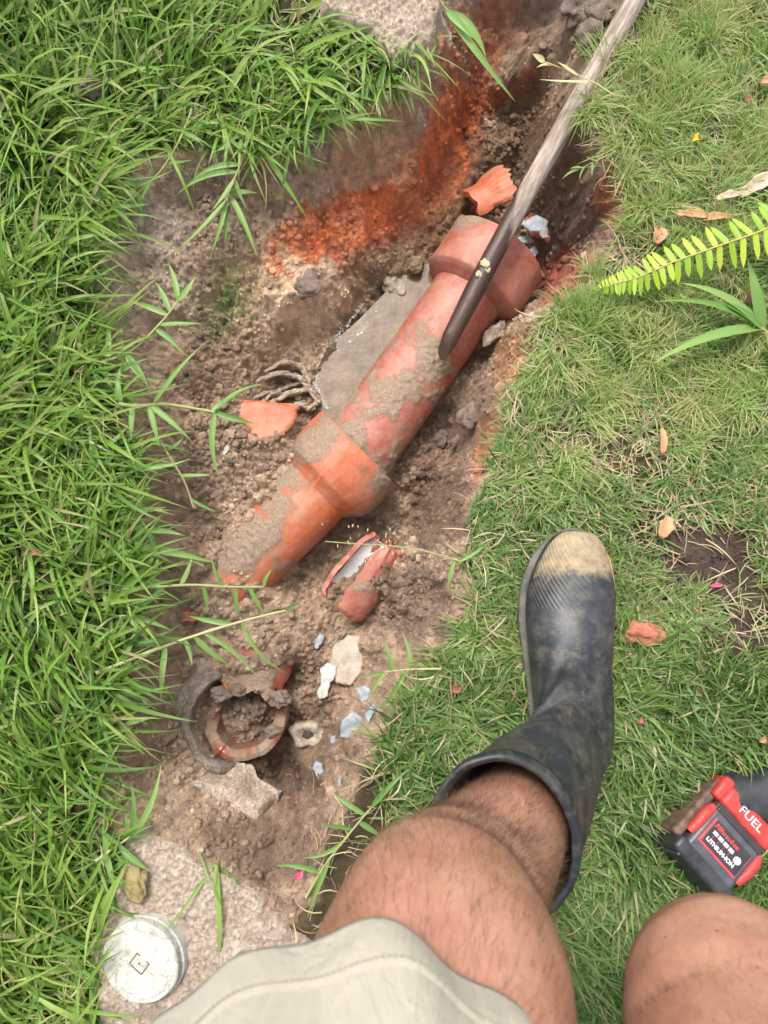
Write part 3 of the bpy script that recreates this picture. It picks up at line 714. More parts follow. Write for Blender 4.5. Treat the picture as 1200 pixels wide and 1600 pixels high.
flake([(492, 1000), (500, 990), (508, 992), (504, 1004), (496, 1014), (491, 1010)], .008, .005, M_gray, 'plastic_scrap', 'small blue grey scrap left of the large tan mortar piece', 'plastic scrap', 7)
flake([(556, 1075), (572, 1070), (584, 1085), (580, 1105), (566, 1100)], .012, .004, M_gray, 'plastic_scrap', 'pointed grey scrap at the pit edge right of the white chip', 'plastic scrap', 8, tilt=(.2, 0))
flake([(535, 1125), (552, 1110), (568, 1122), (566, 1142), (548, 1155), (530, 1152)], .012, .005, M_gray, 'plastic_scrap', 'squarish pale grey scrap to the right of the hollow cream stone', 'plastic scrap', 9, tilt=(-.1, .2))
flake([(570, 1115), (584, 1098), (588, 1108), (576, 1130)], .016, .004, M_gray, 'plastic_scrap', 'narrow upright grey sliver touching the right grass edge', 'plastic scrap', 10)
flake([(488, 1200), (494, 1189), (504, 1194), (508, 1208), (496, 1214)], .008, .006, M_gray, 'plastic_scrap', 'rounded grey scrap below the hollow cream stone', 'plastic scrap', 11)
flake([(424, 1240), (434, 1233), (440, 1236), (434, 1250), (426, 1252)], .008, .004, M_white, 'white_chip', 'bright white chip lowest in the pit near the sandy ledge', 'chip', 12)
flake([(516, 1150), (524, 1148), (527, 1160), (518, 1164)], .008, .004, M_gray, 'plastic_scrap', 'tiny grey scrap beside the hollow cream stone', 'plastic scrap', 13)
flake([(528, 1216), (534, 1214), (534, 1226), (528, 1228)], .008, .004, M_gray, 'plastic_scrap', 'tiny grey scrap under the grass edge below the others', 'plastic scrap', 14)
flake([(350, 700), (358, 694), (362, 698), (352, 712), (348, 710)], .010, .003, M_white, 'white_chip', 'white sliver in the mud below the bright orange shard', 'chip', 15)
flake([(815, 345), (838, 335), (856, 348), (850, 366), (828, 362)], .05, .006, M_gray, 'plastic_scrap', 'pale grey strap scrap beside the pole above the collar', 'plastic scrap', 16, tilt=(.3, -.2))
flake([(806, 372), (826, 368), (834, 378), (812, 382)], .06, .004, M_gray, 'plastic_scrap', 'thin shiny grey scrap between pole and ochre stone', 'plastic scrap', 17)
flake([(820, 395), (834, 385), (842, 395), (830, 410), (818, 406)], .075, .004, M_gray, 'plastic_scrap', 'blue grey curled scrap beside the ochre stone', 'plastic scrap', 18)
flake([(842, 358), (856, 356), (857, 372), (846, 374)], .05, .004, M_white, 'white_chip', 'small white chip on the outer side of the grey strap scrap', 'chip', 19)
st = empty('hollow_stone', G(480, 1148, .008), 'cream stone with a dark hollow left of the grey scraps', 'stone')
an = np.linspace(0, 2 * math.pi, 40, endpoint=False); X = []
M_cream = simple('cream_stone', (.24, .19, .14), (.46, .38, .29), 70, .9, .9, 200, .003)
for k, (r_, z_) in enumerate([(1.0, -.02), (1.04, .0), (.94, .010), (.75, .014), (.52, .012), (.36, .004), (.15, .0), (.01, .0)]):
    w = 1 + .30 * fb2(np.cos(an) * 1.5, np.sin(an) * 1.5, 1, 4, 3 + k // 5); X.append(np.stack([.030 * r_ * w * np.cos(an), .021 * r_ * w * np.sin(an), z_ + .002 * fb2(np.cos(an), np.sin(an), 3, 2, k)], 1))
mesh_obj('shell', np.concatenate(X), gridfaces(40, 8, True), M_cream, st)
clump('hollow_soil', (.002, .001, .003), (.010, .008, .004), simple('black_soil', (.04, .032, .028), (.08, .062, .05), 90, .95, .8, 300, .002), st, seed=4)

def rock(px, py, r, m, name, label, cat, seed, off=0, rz=0, z=None):
    g = G(px, py); o = clump(name, (g.x, g.y, g.z + off), r, m, seed=seed, rot=rz, sub=4 if max(r) > .012 else 3); return tag(o, label, cat)
rock(1003, 990, (.033, .017, .014), M_brick, 'brick_fragment', 'rounded red brick fragment in grass right of the boot', 'brick fragment', 3, .012, -.1)
rock(155, 158, (.018, .02, .014), M_dirt, 'dirt_clod', 'grey brown dirt clod caught in the tall grass at upper left', 'dirt clod', 4, .035)
rock(683, 688, (.022, .018, .014), M_dirt, 'dirt_clod', 'round soil clod right of the muddy long barrel', 'dirt clod', 5, .008, .4)
for q_, (a_, b_, r_, lb_) in enumerate(((940, 30, .024, 'soil clod pressed against the pole beside the top bank'), (925, 60, .024, 'brown soil clod left of the pole near its upper end'), (968, 14, .026, 'soil clod touching the pole at the top edge'), (978, 66, .018, 'soil clod right of the pole in the pale grass'), (905, 20, .030, 'largest soil clod on the top bank left of the pole'))):
    rock(a_, b_, (r_, r_ * .85, r_ * .7), M_dirt, 'dirt_clod', lb_, 'dirt clod', 50 + q_, .012, q_)
for q_, (a_, b_, r_, z_, lb_) in enumerate(((343, 1086, .015, -.128, 'mud clod on the upper left rim of the broken riser'), (436, 1092, .017, -.130, 'mud clod on the right rim of the broken riser'), (425, 1142, .011, -.134, 'small mud clod low on the right of the broken riser mouth'), (372, 1078, .012, -.125, 'mud clod on the top rim of the broken riser'))):
    p_ = P(a_, b_, z_); tag(clump('mud_clod', p_, (r_, r_ * .8, r_ * .6), M_dirt, seed=70 + q_, sub=4, nz=.5), lb_, 'mud clod')
rock(738, 650, (.026, .022, .018), M_dirt, 'dirt_clod', 'largest soil clod on the right trench bank', 'dirt clod', 6, .008, .9)
rock(715, 690, (.016, .012, .010), M_dirt, 'dirt_clod', 'flat small clod between the two larger trench bank clods', 'dirt clod', 7, .006, .2)
rock(190, 1370 , (.0, .0, .0), M_dirt, 'x', None, None, 8) if False else None
rock(480, 445, (.020, .024, .012), M_dirt, 'dirt_clod', 'grey clod with a dark top on the pale left bank', 'dirt clod', 9, .002)
rock(768, 530, (.024, .013, .010), M_root, 'root_piece', 'ragged brown root piece under the socket on the right side', 'root', 10, .03, .8)
rock(612, 448, (.022, .026, .014), simple('wet_tan_stone', (.22, .17, .11), (.38, .31, .23), 60, .4, .8, 200, .003), 'stone', 'wet tan stone at the upper edge of the puddle', 'stone', 41, .012, .5)
rock(650, 418, (.018, .013, .010), simple('wet_brown_stone', (.12, .08, .045), (.24, .17, .09), 60, .3, .8, 200, .003), 'stone', 'wet brown stone between the puddle and the thick collar', 'stone', 42, .012, .9)
rock(218, 1372, (.016, .022, .008), simple('mossy_patch', (.20, .16, .06), (.32, .26, .12), 80, .95, .9, 300, .002), 'moss_clump', 'brown green moss clump on the concrete slab above the cap', 'moss', 11, .020, .3)

def inel(PX_, PY_, cx, cy, rx, ry, ang=0):
    ca, sa = math.cos(R(ang)), math.sin(R(ang)); dx, dy = PX_ - cx, PY_ - cy
    return ((dx * ca + dy * sa) / rx) ** 2 + ((-dx * sa + dy * ca) / ry) ** 2
# soil crumbs scattered in the excavation
import bmesh as _bm
bm = _bm.new(); _bm.ops.create_icosphere(bm, subdivisions=1, radius=1); IV = np.array([v.co[:] for v in bm.verts]); IF = np.array([[v.index for v in f.verts] for f in bm.faces]); bm.free()
def crumbs(name, pos, rad, m, label, colors=None, parent=None):
    n = len(pos); k = len(IV)
    V = IV[None] * (1 + .45 * (rng.random((n, k, 1)) - .5)) * rad[:, None, None] * (1 + .5 * (rng.random((n, 1, 3)) - .5)) * np.array([1, 1, .75])
    V = V + pos[:, None]; F_ = IF[None] + (np.arange(n) * k)[:, None, None]
    o = mesh_obj(name, V.reshape(-1, 3), F_.reshape(-1, 3), m, parent, smooth=False, colors={'soil': np.repeat(colors, k, 0)} if colors is not None else None, attrs={'wet': np.zeros(n * k)})
    return tag(o, label, kind='stuff')
n = 150000; cxy = np.stack([rng.uniform(-.5, .42, n), rng.uniform(-.55, .95, n)], 1); d = hd(cxy[:, 0], cxy[:, 1])
dens = sm(-.3, .6, fb2(cxy[:, 0], cxy[:, 1], 8, 3, 88)); PX_, PY_ = PIX(cxy[:, 0], cxy[:, 1], -.12); sq = np.maximum((inel(PX_, PY_, 380, 380, 270, 230) < 1) * .55, (inel(PX_, PY_, 640, 270, 140, 170) < 1) * .75)
k = (d > -.005) & (rng.random(n) < (.30 + .7 * dens) * (1 - sq)); cxy = cxy[k][:30000]
cz = hs(cxy[:, 0], cxy[:, 1]); rad = np.clip(rng.lognormal(math.log(.0016), .62, len(cxy)), .0006, .0085)
cpos = np.stack([cxy[:, 0], cxy[:, 1], cz + rad * .3], 1)
ii = np.clip(np.searchsorted(xs, cxy[:, 0]), 0, len(xs) - 1); jj = np.clip(np.searchsorted(ys, cxy[:, 1]), 0, len(ys) - 1)
cc_ = colr.reshape(len(ys), len(xs), 3)[jj, ii] * rng.uniform(.62, 1.3, (len(cxy), 1))
crumbs('soil_crumbs', cpos, rad, M_soil, 'loose crumbs of soil scattered over the trench floor and banks', cc_)
n = 7000; cxy = np.stack([rng.uniform(.15, .62, n), rng.uniform(-.25, .9, n)], 1); PX_, PY_ = PIX(cxy[:, 0], cxy[:, 1]); 
k = (hd(cxy[:, 0], cxy[:, 1]) < 0) & ((((PX_ - 1110) / 130) ** 2 + ((PY_ - 880) / 120) ** 2 < 1) | (rng.random(n) < .12)); cxy = cxy[k]
rad = np.clip(rng.lognormal(math.log(.0017), .5, len(cxy)), .0008, .006)
crumbs('lawn_crumbs', np.stack([cxy[:, 0], cxy[:, 1], hs(cxy[:, 0], cxy[:, 1]) + rad * .4], 1), rad, M_soil, 'loose crumbs of dark soil on the worn lawn patch', srgb(104, 88, 78)[None] * rng.uniform(.6, 1.3, (len(cxy), 1)))

# ------------------------------------------------------------------ grass
def blades(name, root, az, el, L, Wd, droop, twist, m, rnd, seg=5, fold=True, label='', clamp=True, parent=None):
    n = len(root); s = np.linspace(0, 1, seg + 1); e = el[:, None] - droop[:, None] * s[None] ** 1.2; a = az[:, None] + twist[:, None] * s[None]
    ds = L[:, None] / seg; dx, dy, dz = np.cos(e) * np.cos(a) * ds, np.cos(e) * np.sin(a) * ds, np.sin(e) * ds
    Z0 = np.zeros((n, 1)); c = [np.concatenate([Z0, np.cumsum(q[:, :-1], 1)], 1) for q in (dx, dy, dz)]
    x = root[:, 0:1] + c[0]; y = root[:, 1:2] + c[1]; z = root[:, 2:3] + c[2]
    if clamp:
        g = hs(x.ravel(), y.ravel()).reshape(x.shape); z = np.maximum(z, g + .002 + .004 * rnd[:, None])
    w = Wd[:, None] * np.array([.75 if q == 0 else (1 - max(0, (q - .35) / .65) ** 1.7) for q in s])[None] * .5 + 1e-5
    px, py = -np.sin(a), np.cos(a); tw = (rnd[:, None] - .5) * 1.4 + twist[:, None] * s[None] * .5
    ct, st_ = np.cos(tw), np.sin(tw); P3 = np.stack([px * ct, py * ct, st_], -1)
    Cc = np.stack([x, y, z], -1)
    if fold:
        mid = Cc.copy(); mid[..., 2] -= w * .35
        V = np.stack([Cc - P3 * w[..., None], mid, Cc + P3 * w[..., None]], 2); k = 3
    else:
        V = np.stack([Cc - P3 * w[..., None], Cc + P3 * w[..., None]], 2); k = 2
    base = (np.arange(n) * (seg + 1) * k)[:, None, None]; J = np.arange(seg)[None, :, None] * k; I = np.arange(k - 1)[None, None, :]
    a0 = base + J + I; Fq = np.stack([a0, a0 + 1, a0 + k + 1, a0 + k], -1).reshape(-1, 4)
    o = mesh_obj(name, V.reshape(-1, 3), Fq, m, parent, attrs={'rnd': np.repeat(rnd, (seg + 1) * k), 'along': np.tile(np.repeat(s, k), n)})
    return tag(o, label, kind='stuff')
def nslab(PX_, PY_):
    a = sdf([(195, 1270), (300, 1330), (400, 1390), (470, 1440), (560, 1500), (600, 1700), (330, 1800), (150, 1760), (165, 1600), (160, 1480), (175, 1400)], PX_, PY_)
    b = sdf([(500, -60), (680, -80), (688, 20), (678, 50), (640, 72), (605, 70), (585, 40), (540, 20), (505, 0)], PX_, PY_)
    return (a < 0) & (b < 0)
def sample(n, x0, x1, y0, y1): return rng.uniform(x0, x1, n), rng.uniform(y0, y1, n)
# lush long grass: left side, top left, bottom left
N0 = 42000; x, y = sample(N0, -.88, .30, -.85, 1.12); PX_, PY_ = PIX(x, y); d = hd(x, y)
dn = sm(-.004, -.02, d + .006 * fb2(x, y, 40, 2, 3)); left = (PX_ < 705) & ((PX_ < 470) | (PY_ < 400))
k = left & nslab(PX_, PY_) & (rng.random(N0) < dn) & (rng.random(N0) < .82 + .18 * np.sign(fb2(x, y, 15, 2, 8)))
x, y, PX_, PY_, d = x[k], y[k], PX_[k], PY_[k], d[k]; n = len(x)
fld = fb2(x, y, 5, 2, 71) * 2.2; fld = np.where(PY_ > 1050, 1.9 + .45 * fb2(x, y, 6, 2, 72), fld); toh = np.where(PX_ < 330, 0.0, -math.pi / 2) ; edge = sm(-.10, -.0, d)
az = np.where(rng.random(n) < .15 + .6 * edge, toh + rng.normal(0, .75, n), fld + rng.normal(0, .75, n) + .2)
el = rng.uniform(.25, 1.25, n); tall = sm(260, 0, PX_) * .5 + .75 + .25 * fb2(x, y, 7, 2, 5)
tall = tall + .35 * (inel(PX_, PY_, 120, 80, 220, 130) < 1)
L = rng.uniform(.036, .125, n) * tall * (1 + .3 * edge); rnd = np.clip(.41 + .25 * fb2(x, y, 12, 2, 15) + rng.normal(0, .26, n), 0, .9); rnd = np.where(rng.random(n) < .09, rng.uniform(.88, 1, n), rnd)
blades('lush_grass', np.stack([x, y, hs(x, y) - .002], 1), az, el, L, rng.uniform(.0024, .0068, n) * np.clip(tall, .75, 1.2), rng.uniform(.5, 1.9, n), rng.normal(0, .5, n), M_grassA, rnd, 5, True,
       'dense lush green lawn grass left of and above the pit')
kk = (rng.random(n) < .055 + .035 * edge); m2 = kk.sum(); az2 = np.where(rng.random(m2) < .75 * edge[kk], toh[kk] + rng.normal(0, .9, m2), fld[kk] + rng.normal(0, .8, m2))
blades('long_grass', np.stack([x[kk], y[kk], hs(x[kk], y[kk]) + .008], 1), az2, rng.uniform(.35, 1.1, m2), rng.uniform(.09, .17, m2), rng.uniform(.0042, .0078, m2), rng.uniform(.9, 2.1, m2), rng.normal(0, .55, m2), M_grassA, np.clip(rng.normal(.55, .2, m2), .1, .9), 7, True,
       'longer pale arching blades standing out of the lush grass')
# short tousled grass: right side
N0 = 96000; x, y = sample(N0, .0, .86, -.85, 1.12); PX_, PY_ = PIX(x, y); d = hd(x, y)
def right_dn(PX_, PY_, x, y, d):
    dn = sm(.0, -.012, d + .004 * fb2(x, y, 40, 2, 3)); bare = np.zeros(len(x))
    for cx, cy, rx, ry, a, kk in ((1100, 870, 145, 80, 20, 1.0), (1160, 970, 65, 100, 0, .95), (930, 690, 110, 45, 20, .9), (1060, 690, 80, 100, 0, .65), (1000, 780, 60, 70, 0, .6), (1050, 60, 50, 60, 0, .5), (975, 420, 40, 60, 0, .8), (1150, 300, 70, 40, 0, .5)):
        bare = np.maximum(bare, kk * sm(1.2, .6, np.sqrt(inel(PX_, PY_, cx, cy, rx, ry, a)) + .25 * fb2(x, y, 25, 3, 55)))
    return dn * (1 - bare)
dn = right_dn(PX_, PY_, x, y, d); up = sm(560, 440, PY_)
k = (PX_ > 440) & ((PX_ > 720) | (PY_ > 700)) & nslab(PX_, PY_) & (rng.random(N0) < dn * (1 - .55 * up))
x, y, PX_, PY_ = x[k], y[k], PX_[k], PY_[k]; n = len(x)
az = fb2(x, y, 9, 2, 171) * 3 + rng.normal(0, 1.1, n); el = rng.uniform(.1, 1.1, n); low = sm(900, 1150, PY_)
L = rng.uniform(.018, .056, n) * (1 + .35 * low); rnd = np.clip(.51 - .16 * low + .2 * fb2(x, y, 14, 2, 25) + rng.normal(0, .2, n), 0, .95); rnd[rng.random(n) < .06] = 1
blades('short_grass', np.stack([x, y, hs(x, y) - .001], 1), az, el, L, rng.uniform(.0014, .0034, n) * (1 + .35 * low), rng.uniform(.2, 1.5, n), rng.normal(0, .6, n), M_grassC, rnd, 4, False,
       'short tousled green lawn grass around the boot and right of the pit')
# fine pale tufts upper right
nc = 520; cx, cy = sample(nc, .22, .74, .16, 1.0); PXc, PYc = PIX(cx, cy); dc = hd(cx, cy)
k = (dc < -.005) & (rng.random(nc) < np.where(PYc < 650, 1.0, .25)) & (inel(PXc, PYc, 975, 420, 40, 60) > 1); cx, cy, PXc, PYc = cx[k], cy[k], PXc[k], PYc[k]
for (a, b) in ((1040, 190), (1060, 150), (1030, 120), (1075, 180), (1100, 90), (1045, 160), (920, 520), (900, 500), (950, 500)):
    p = P(a, b); cx = np.append(cx, p.x); cy = np.append(cy, p.y); PXc = np.append(PXc, a); PYc = np.append(PYc, b)
m_ = len(cx); per = np.where(np.arange(m_) >= m_ - 9, 150, 46); ci = np.repeat(np.arange(m_), per); n = len(ci)
off = rng.normal(0, .007, (n, 2)); caz = rng.uniform(0, 2 * math.pi, m_); caz[-9:] = math.pi / 2
az = caz[ci] + rng.normal(0, .75, n); el = rng.uniform(.25, 1.2, n); L = rng.uniform(.030, .075, n)
x = cx[ci] + off[:, 0]; y = cy[ci] + off[:, 1]; crn = rng.random(m_) * .6 + .2; crn[-9:] = .35
rnd = np.clip(crn[ci] + rng.normal(.08, .16, n), 0, 1)
blades('fine_grass', np.stack([x, y, hs(x, y) - .001], 1), az, el, L, rng.uniform(.0010, .0021, n), rng.uniform(.4, 1.6, n), rng.normal(0, .3, n), M_grassB, rnd, 4, False,
       'fine pale yellow green grass tufts at the upper right edge')
# dry straw thatch
N0 = 26000; x, y = sample(N0, .02, .8, -.75, 1.05); PX_, PY_ = PIX(x, y); d = hd(x, y)
w = .28 + .8 * sm(1.6, .5, np.sqrt(inel(PX_, PY_, 1100, 850, 160, 200))) + .6 * sm(1.4, .6, np.sqrt(inel(PX_, PY_, 1020, 350, 190, 200))) + .5 * sm(1.4, .6, np.sqrt(inel(PX_, PY_, 900, 660, 150, 80)))
w = w * (1 - .75 * (inel(PX_, PY_, 1110, 880, 100, 60, 20) < 1)); k = (d < -.0) & (PX_ > 640) & (rng.random(N0) < w * .55); x, y = x[k], y[k]; n = len(x)
blades('dry_straw', np.stack([x, y, hs(x, y) + rng.uniform(.001, .012, n)], 1), rng.uniform(0, 6.28, n), rng.normal(0, .15, n), rng.uniform(.015, .06, n), rng.uniform(.0009, .0024, n), rng.normal(.1, .2, n), rng.normal(0, .7, n), M_straw, rng.random(n), 4, False,
       'dry straw thatch lying among the lawn on the right')
# thin straw and fine roots in the pit and left lawn
N0 = 5200; x, y = sample(N0, -.85, .25, -.7, 1.0); PX_, PY_ = PIX(x, y); k = nslab(PX_, PY_) & (hd(x, y) < .0); x, y = x[k], y[k]; n = len(x)
blades('lawn_thatch', np.stack([x, y, hs(x, y) + rng.uniform(.002, .03, n)], 1), rng.uniform(0, 6.28, n), rng.normal(0, .3, n), rng.uniform(.015, .05, n), rng.uniform(.0008, .0022, n), rng.normal(.1, .3, n), rng.normal(0, .7, n), M_straw, rng.random(n), 4, False,
       'dead stems between the lush green blades on the left')
M_fineroot = simple('fine_root', (.26, .17, .11), (.42, .30, .20), 60, .9)
fr = MB()
for q in range(150):
    zone = random.choice([(470, 1250, 70, 60), (480, 1300, 50, 60), (300, 270, 120, 25), (250, 800, 40, 120), (640, 120, 50, 40), (720, 60, 50, 50), (700, 560, 40, 100), (500, 1200, 80, 60), (560, 190, 80, 20), (400, 860, 80, 90)])
    g = G(zone[0] + random.gauss(0, zone[2] * .6), zone[1] + random.gauss(0, zone[3] * .6)); a = random.uniform(0, 6.28); pts = []; p = Vector(g); Lr = random.uniform(.012, .05)
    for i in range(8):
        h_ = float(hs(p.x, p.y)); pts.append((p.x, p.y, h_ + .002 + .004 * math.sin(i))); a += random.gauss(0, .5); p = p + Vector((math.cos(a), math.sin(a), 0)) * Lr / 8
    fr.tube(pts, random.uniform(.0003, .0009), 4)
tag(fr.build('fine_roots', M_fineroot), 'thin brown rootlets trailing over the pit soil', kind='stuff')
# moss sprout in the pit
n = 520; c0 = G(362, 478); x = c0.x + rng.normal(0, .022, n); y = c0.y + rng.normal(0, .028, n) + (x - c0.x) * .8
blades('moss_sprouts', np.stack([x, y, hs(x, y)], 1), rng.uniform(0, 6.28, n), rng.uniform(.3, 1.3, n), rng.uniform(.004, .012, n), rng.uniform(.0008, .0016, n), rng.uniform(0, .8, n), rng.normal(0, .4, n), M_grassA, rng.uniform(0, .35, n), 3, False,
       'tiny green sprouts growing on the left pit bank')

# ------------------------------------------------------------------ single runners and long blades hanging over the pit
def leaf_mesh(p0, p1, w, sag=.1, fold=.3, n=10, rise=.0):
    p0 = Vector(p0); p1 = Vector(p1); d = p1 - p0; L = d.length; t_ = d.normalized(); s_ = t_.cross(Vector((0, 0, 1)))
    if s_.length < .1: s_ = Vector((1, 0, 0))
    s_.normalize(); bend = random.uniform(-.09, .09) * L; roll = random.uniform(-.5, .5); V = []; al = []
    for i in range(n + 1):
        s = i / n; c_ = p0 + d * s + Vector((0, 0, 1)) * (4 * s * (1 - s) * (rise + sag * L)) + s_ * bend * 4 * s * (1 - s)
        ww = w * .5 * (min(1, .45 + s * 3.5)) * (1 - max(0, (s - .3) / .7) ** 1.6) + 1e-5
        sv = (s_ * math.cos(roll) + Vector((0, 0, 1)) * math.sin(roll)); V += [c_ - sv * ww, c_ - Vector((0, 0, ww * fold * 2)), c_ + sv * ww]; al += [s] * 3
    return V, gridfaces(3, n + 1), al
def runner(label, stem, leaves, zs=(.03, .03), w=.0058, stw=.0022, group='grass runners over the pit', cat='grass runner', name='grass_runner', ml=None, above=None):
    """stem: pixels; leaves: (index along stem 0..1, tip pixel, tip height drop)"""
    k = len(stem); zz = np.linspace(zs[0], zs[1], k)
    def lift(a, b, z):
        p = P(a, b, z); h_ = float(hs(p.x, p.y)) + .006
        return P(a, b, max(z, h_))
    pts = [np.array(lift(a, b, z)[:]) for (a, b), z in zip(stem, zz)]
    sp_ = spline(pts, 24); base = Vector(sp_[0])
    rt_ = empty(name, base, label, cat, group)
    mb = MB(); mb.tube([Vector(p) - base for p in sp_], [stw * .5 * (1.15 - .5 * i / 23) * (1.35 if i % 7 == 0 else 1) for i in range(24)], 8)
    o = mb.build('stem', M_stem, rt_); n_ = len(o.data.vertices)
    for nm, v_ in (('rnd', random.uniform(.1, .9)), ('along', .3)):
        a_ = o.data.attributes.new(nm, 'FLOAT', 'POINT'); a_.data.foreach_set('value', np.full(n_, v_, np.float32))
    for lf in leaves:
        s, tx, ty = lf[:3]; dz = lf[3] if len(lf) > 3 else -.008; ww = 1.5 * w * (lf[4] if len(lf) > 4 else 1)
        q = Vector(sp_[int(s * 23)]); tip = lift(tx, ty, q.z + dz)
        V, F_, al = leaf_mesh(q - base, tip - base, ww, .08)
        mesh_obj('leaf', V, F_, ml or M_runner, rt_, attrs={'rnd': np.full(len(V), random.random()), 'along': al})
    return rt_
runner('pale thick runner stem pointing right above the bright orange shard', [(185, 632), (215, 634), (262, 632), (336, 644)], [(1, 412, 600), (1, 400, 662), (1, 342, 748, -.02), (.55, 315, 540, .01, .8), (.5, 250, 700), (.1, 190, 570), (.98, 372, 622), (.5, 300, 690), (.3, 205, 690)], (.03, .0), .0062, .0058)
runner('runner with forked leaves over the grey left bank', [(160, 566), (208, 546), (255, 500), (278, 470)], [(1, 305, 432, .0, 1.1), (1, 262, 410), (.8, 243, 440), (.65, 318, 506), (.6, 290, 556), (.3, 235, 612), (.3, 230, 600), (.1, 170, 500), (1, 290, 455), (.75, 200, 470)], (.03, .005), .006, .0034)
runner('long pale runner crossing above the mortar ring', [(150, 1052), (200, 1032), (262, 1008), (330, 985), (396, 966), (446, 954)], [(.25, 170, 1090), (.35, 232, 980), (.4, 252, 1100, -.02), (.55, 360, 1040, -.03), (.7, 292, 962), (.75, 448, 1052, -.03, .8), (.6, 404, 1060, -.03, .8), (1, 470, 942, 0, .8), (.2, 218, 968), (.5, 300, 1040), (.1, 140, 1000)], (.035, -.03), .0058, .0046)
runner('horizontal runner above the tiny orange shard', [(190, 922), (230, 918), (300, 914), (360, 917), (412, 917)], [(.3, 250, 860), (.45, 300, 870), (.6, 322, 962, -.02, .8), (.8, 372, 965, -.02, .8), (.9, 418, 968, -.02, .8), (.35, 210, 962), (1, 425, 890, 0, .8), (.7, 330, 870, .0, .7)], (.03, -.03), .0056, .0042)
runner('runner with drooping leaves left of the lower pipe', [(140, 690), (180, 712), (196, 736)], [(1, 182, 798), (1, 218, 778), (.9, 300, 716), (.8, 262, 724), (.3, 200, 664), (1, 240, 690), (.5, 130, 760)], (.03, .015), .0052, .0034)
runner('yellowish bare runner stem slanting down the left bank', [(250, 688), (270, 722), (288, 752), (302, 792)], [(.4, 232, 716, 0, .8), (.6, 330, 742, 0, .8), (.9, 340, 800, -.01, .7), (.2, 290, 680, 0, .7)], (.0, -.05), .005, .004)
runner('arched runner with yellow node at the left grass edge', [(118, 778), (140, 786), (160, 808), (166, 846), (162, 880)], [(.4, 205, 775), (.6, 230, 812), (1, 185, 926), (.8, 212, 826), (.9, 218, 800), (.3, 138, 846), (1, 130, 890)], (.035, .02), .005, .0034)
runner('broad twin bladed runner pointing right near the lower pipe body', [(168, 862), (196, 852)], [(1, 338, 880, -.03, 1.5), (1, 320, 886, -.03, 1.2), (1, 225, 800), (.6, 200, 900), (.3, 214, 836)], (.03, .01), .006, .0034)
runner('top runner drooping over the upper bank with splayed leaves', [(388, 205), (378, 250), (362, 290), (352, 320)], [(.9, 275, 393, -.02, 1.1), (.8, 403, 302, -.01), (.9, 328, 402, -.02, .8), (.8, 402, 402, -.02, 1.1), (.5, 275, 305), (.4, 300, 282), (.6, 330, 330), (.2, 330, 240), (.6, 388, 330, -.02, .8), (1, 350, 388, -.02, .7)], (.03, -.02), .0058, .0036)
runner('slender runner trailing toward the upper left bank', [(300, 170), (280, 220), (250, 268), (215, 300)], [(1, 168, 380, -.02, 1), (1, 224, 356, -.02, .8), (.8, 200, 350, -.02, .8), (.5, 250, 220), (.6, 300, 250), (.3, 320, 230), (.9, 190, 290)], (.035, -.01), .0054, .003)
runner('runner tuft at the top edge leaning toward the orange clay', [(545, 130), (515, 180), (482, 205)], [(1, 414, 250, -.01, 1.1), (.9, 440, 232, 0, .9), (.6, 492, 238, -.01, 1.1), (.5, 556, 205, -.01), (.2, 590, 160), (.7, 440, 190), (.3, 480, 160)], (.03, .015), .0056, .0032)
runner('long single blade arching over the red top bank', [(678, -12), (700, 18)], [(1, 760, 92, -.02, 1.5), (.9, 806, 160, -.05, 1.0), (.9, 740, 60, 0, 1)], (.05, .03), .0075, .004)
runner('sprig standing on the lower left corner of the pit', [(150, 1345), (182, 1322), (206, 1306)], [(1, 252, 1192, .01, 1), (1, 205, 1222, .01, .9), (.9, 196, 1270, .01, .8), (.6, 236, 1360, 0, 1), (.8, 240, 1290, 0, .8), (.3, 160, 1278), (.3, 180, 1390)], (.03, .025), .0058, .0036)
runner('stem with fanned blades beside the concrete slab and knee', [(478, 1402), (508, 1352), (548, 1300), (580, 1262)], [(.3, 430, 1352), (.4, 480, 1436), (.6, 470, 1340, 0, .8), (.9, 520, 1240), (.8, 600, 1310), (1, 640, 1200, 0, 1), (.7, 500, 1290)], (.02, .03), .0052, .0034)
runner('runner reaching from right grass toward the grey scraps', [(690, 1045), (640, 1046), (600, 1050)], [(1, 560, 1058, -.02, .8), (.8, 600, 1000, 0, .9), (.6, 590, 1110, -.01, .9), (1, 575, 1092, -.01, .8), (.5, 628, 988, 0, .8)], (.025, .0), .005, .0028)
runner('broad blades tuft at the right edge under the fern', [(1215, 530), (1190, 512)], [(.9, 1168, 404, .02, 1.6), (.9, 1060, 442, .02, 1.5), (.8, 1020, 472, .02, 1.0), (1, 1020, 568, .02, 1.8), (.7, 1190, 620, .0, 1.2), (.9, 1120, 470, .02, 1.2)], (.02, .03), .0072, .004, group='broad grass tufts on the right lawn')
runner('small fine sprig poking from the right edge over the pit', [(962, 236), (930, 252), (905, 264)], [(1, 878, 280, -.01, .9), (.8, 905, 282, 0, .7), (.6, 925, 275, 0, .7), (.5, 915, 245, 0, .7), (.9, 890, 264, 0, .6)], (.03, .01), .0036, .0014)
runner('pale seed grass lying over the pole near its upper end', [(958, 148), (930, 130), (890, 112), (850, 96)], [(1, 832, 84, 0, 1.2), (.9, 838, 106, -.005, 1), (.4, 842, 124, 0, 1), (.6, 870, 96, 0, .8)], (.05, .03), .005, .002, ml=M_stem)
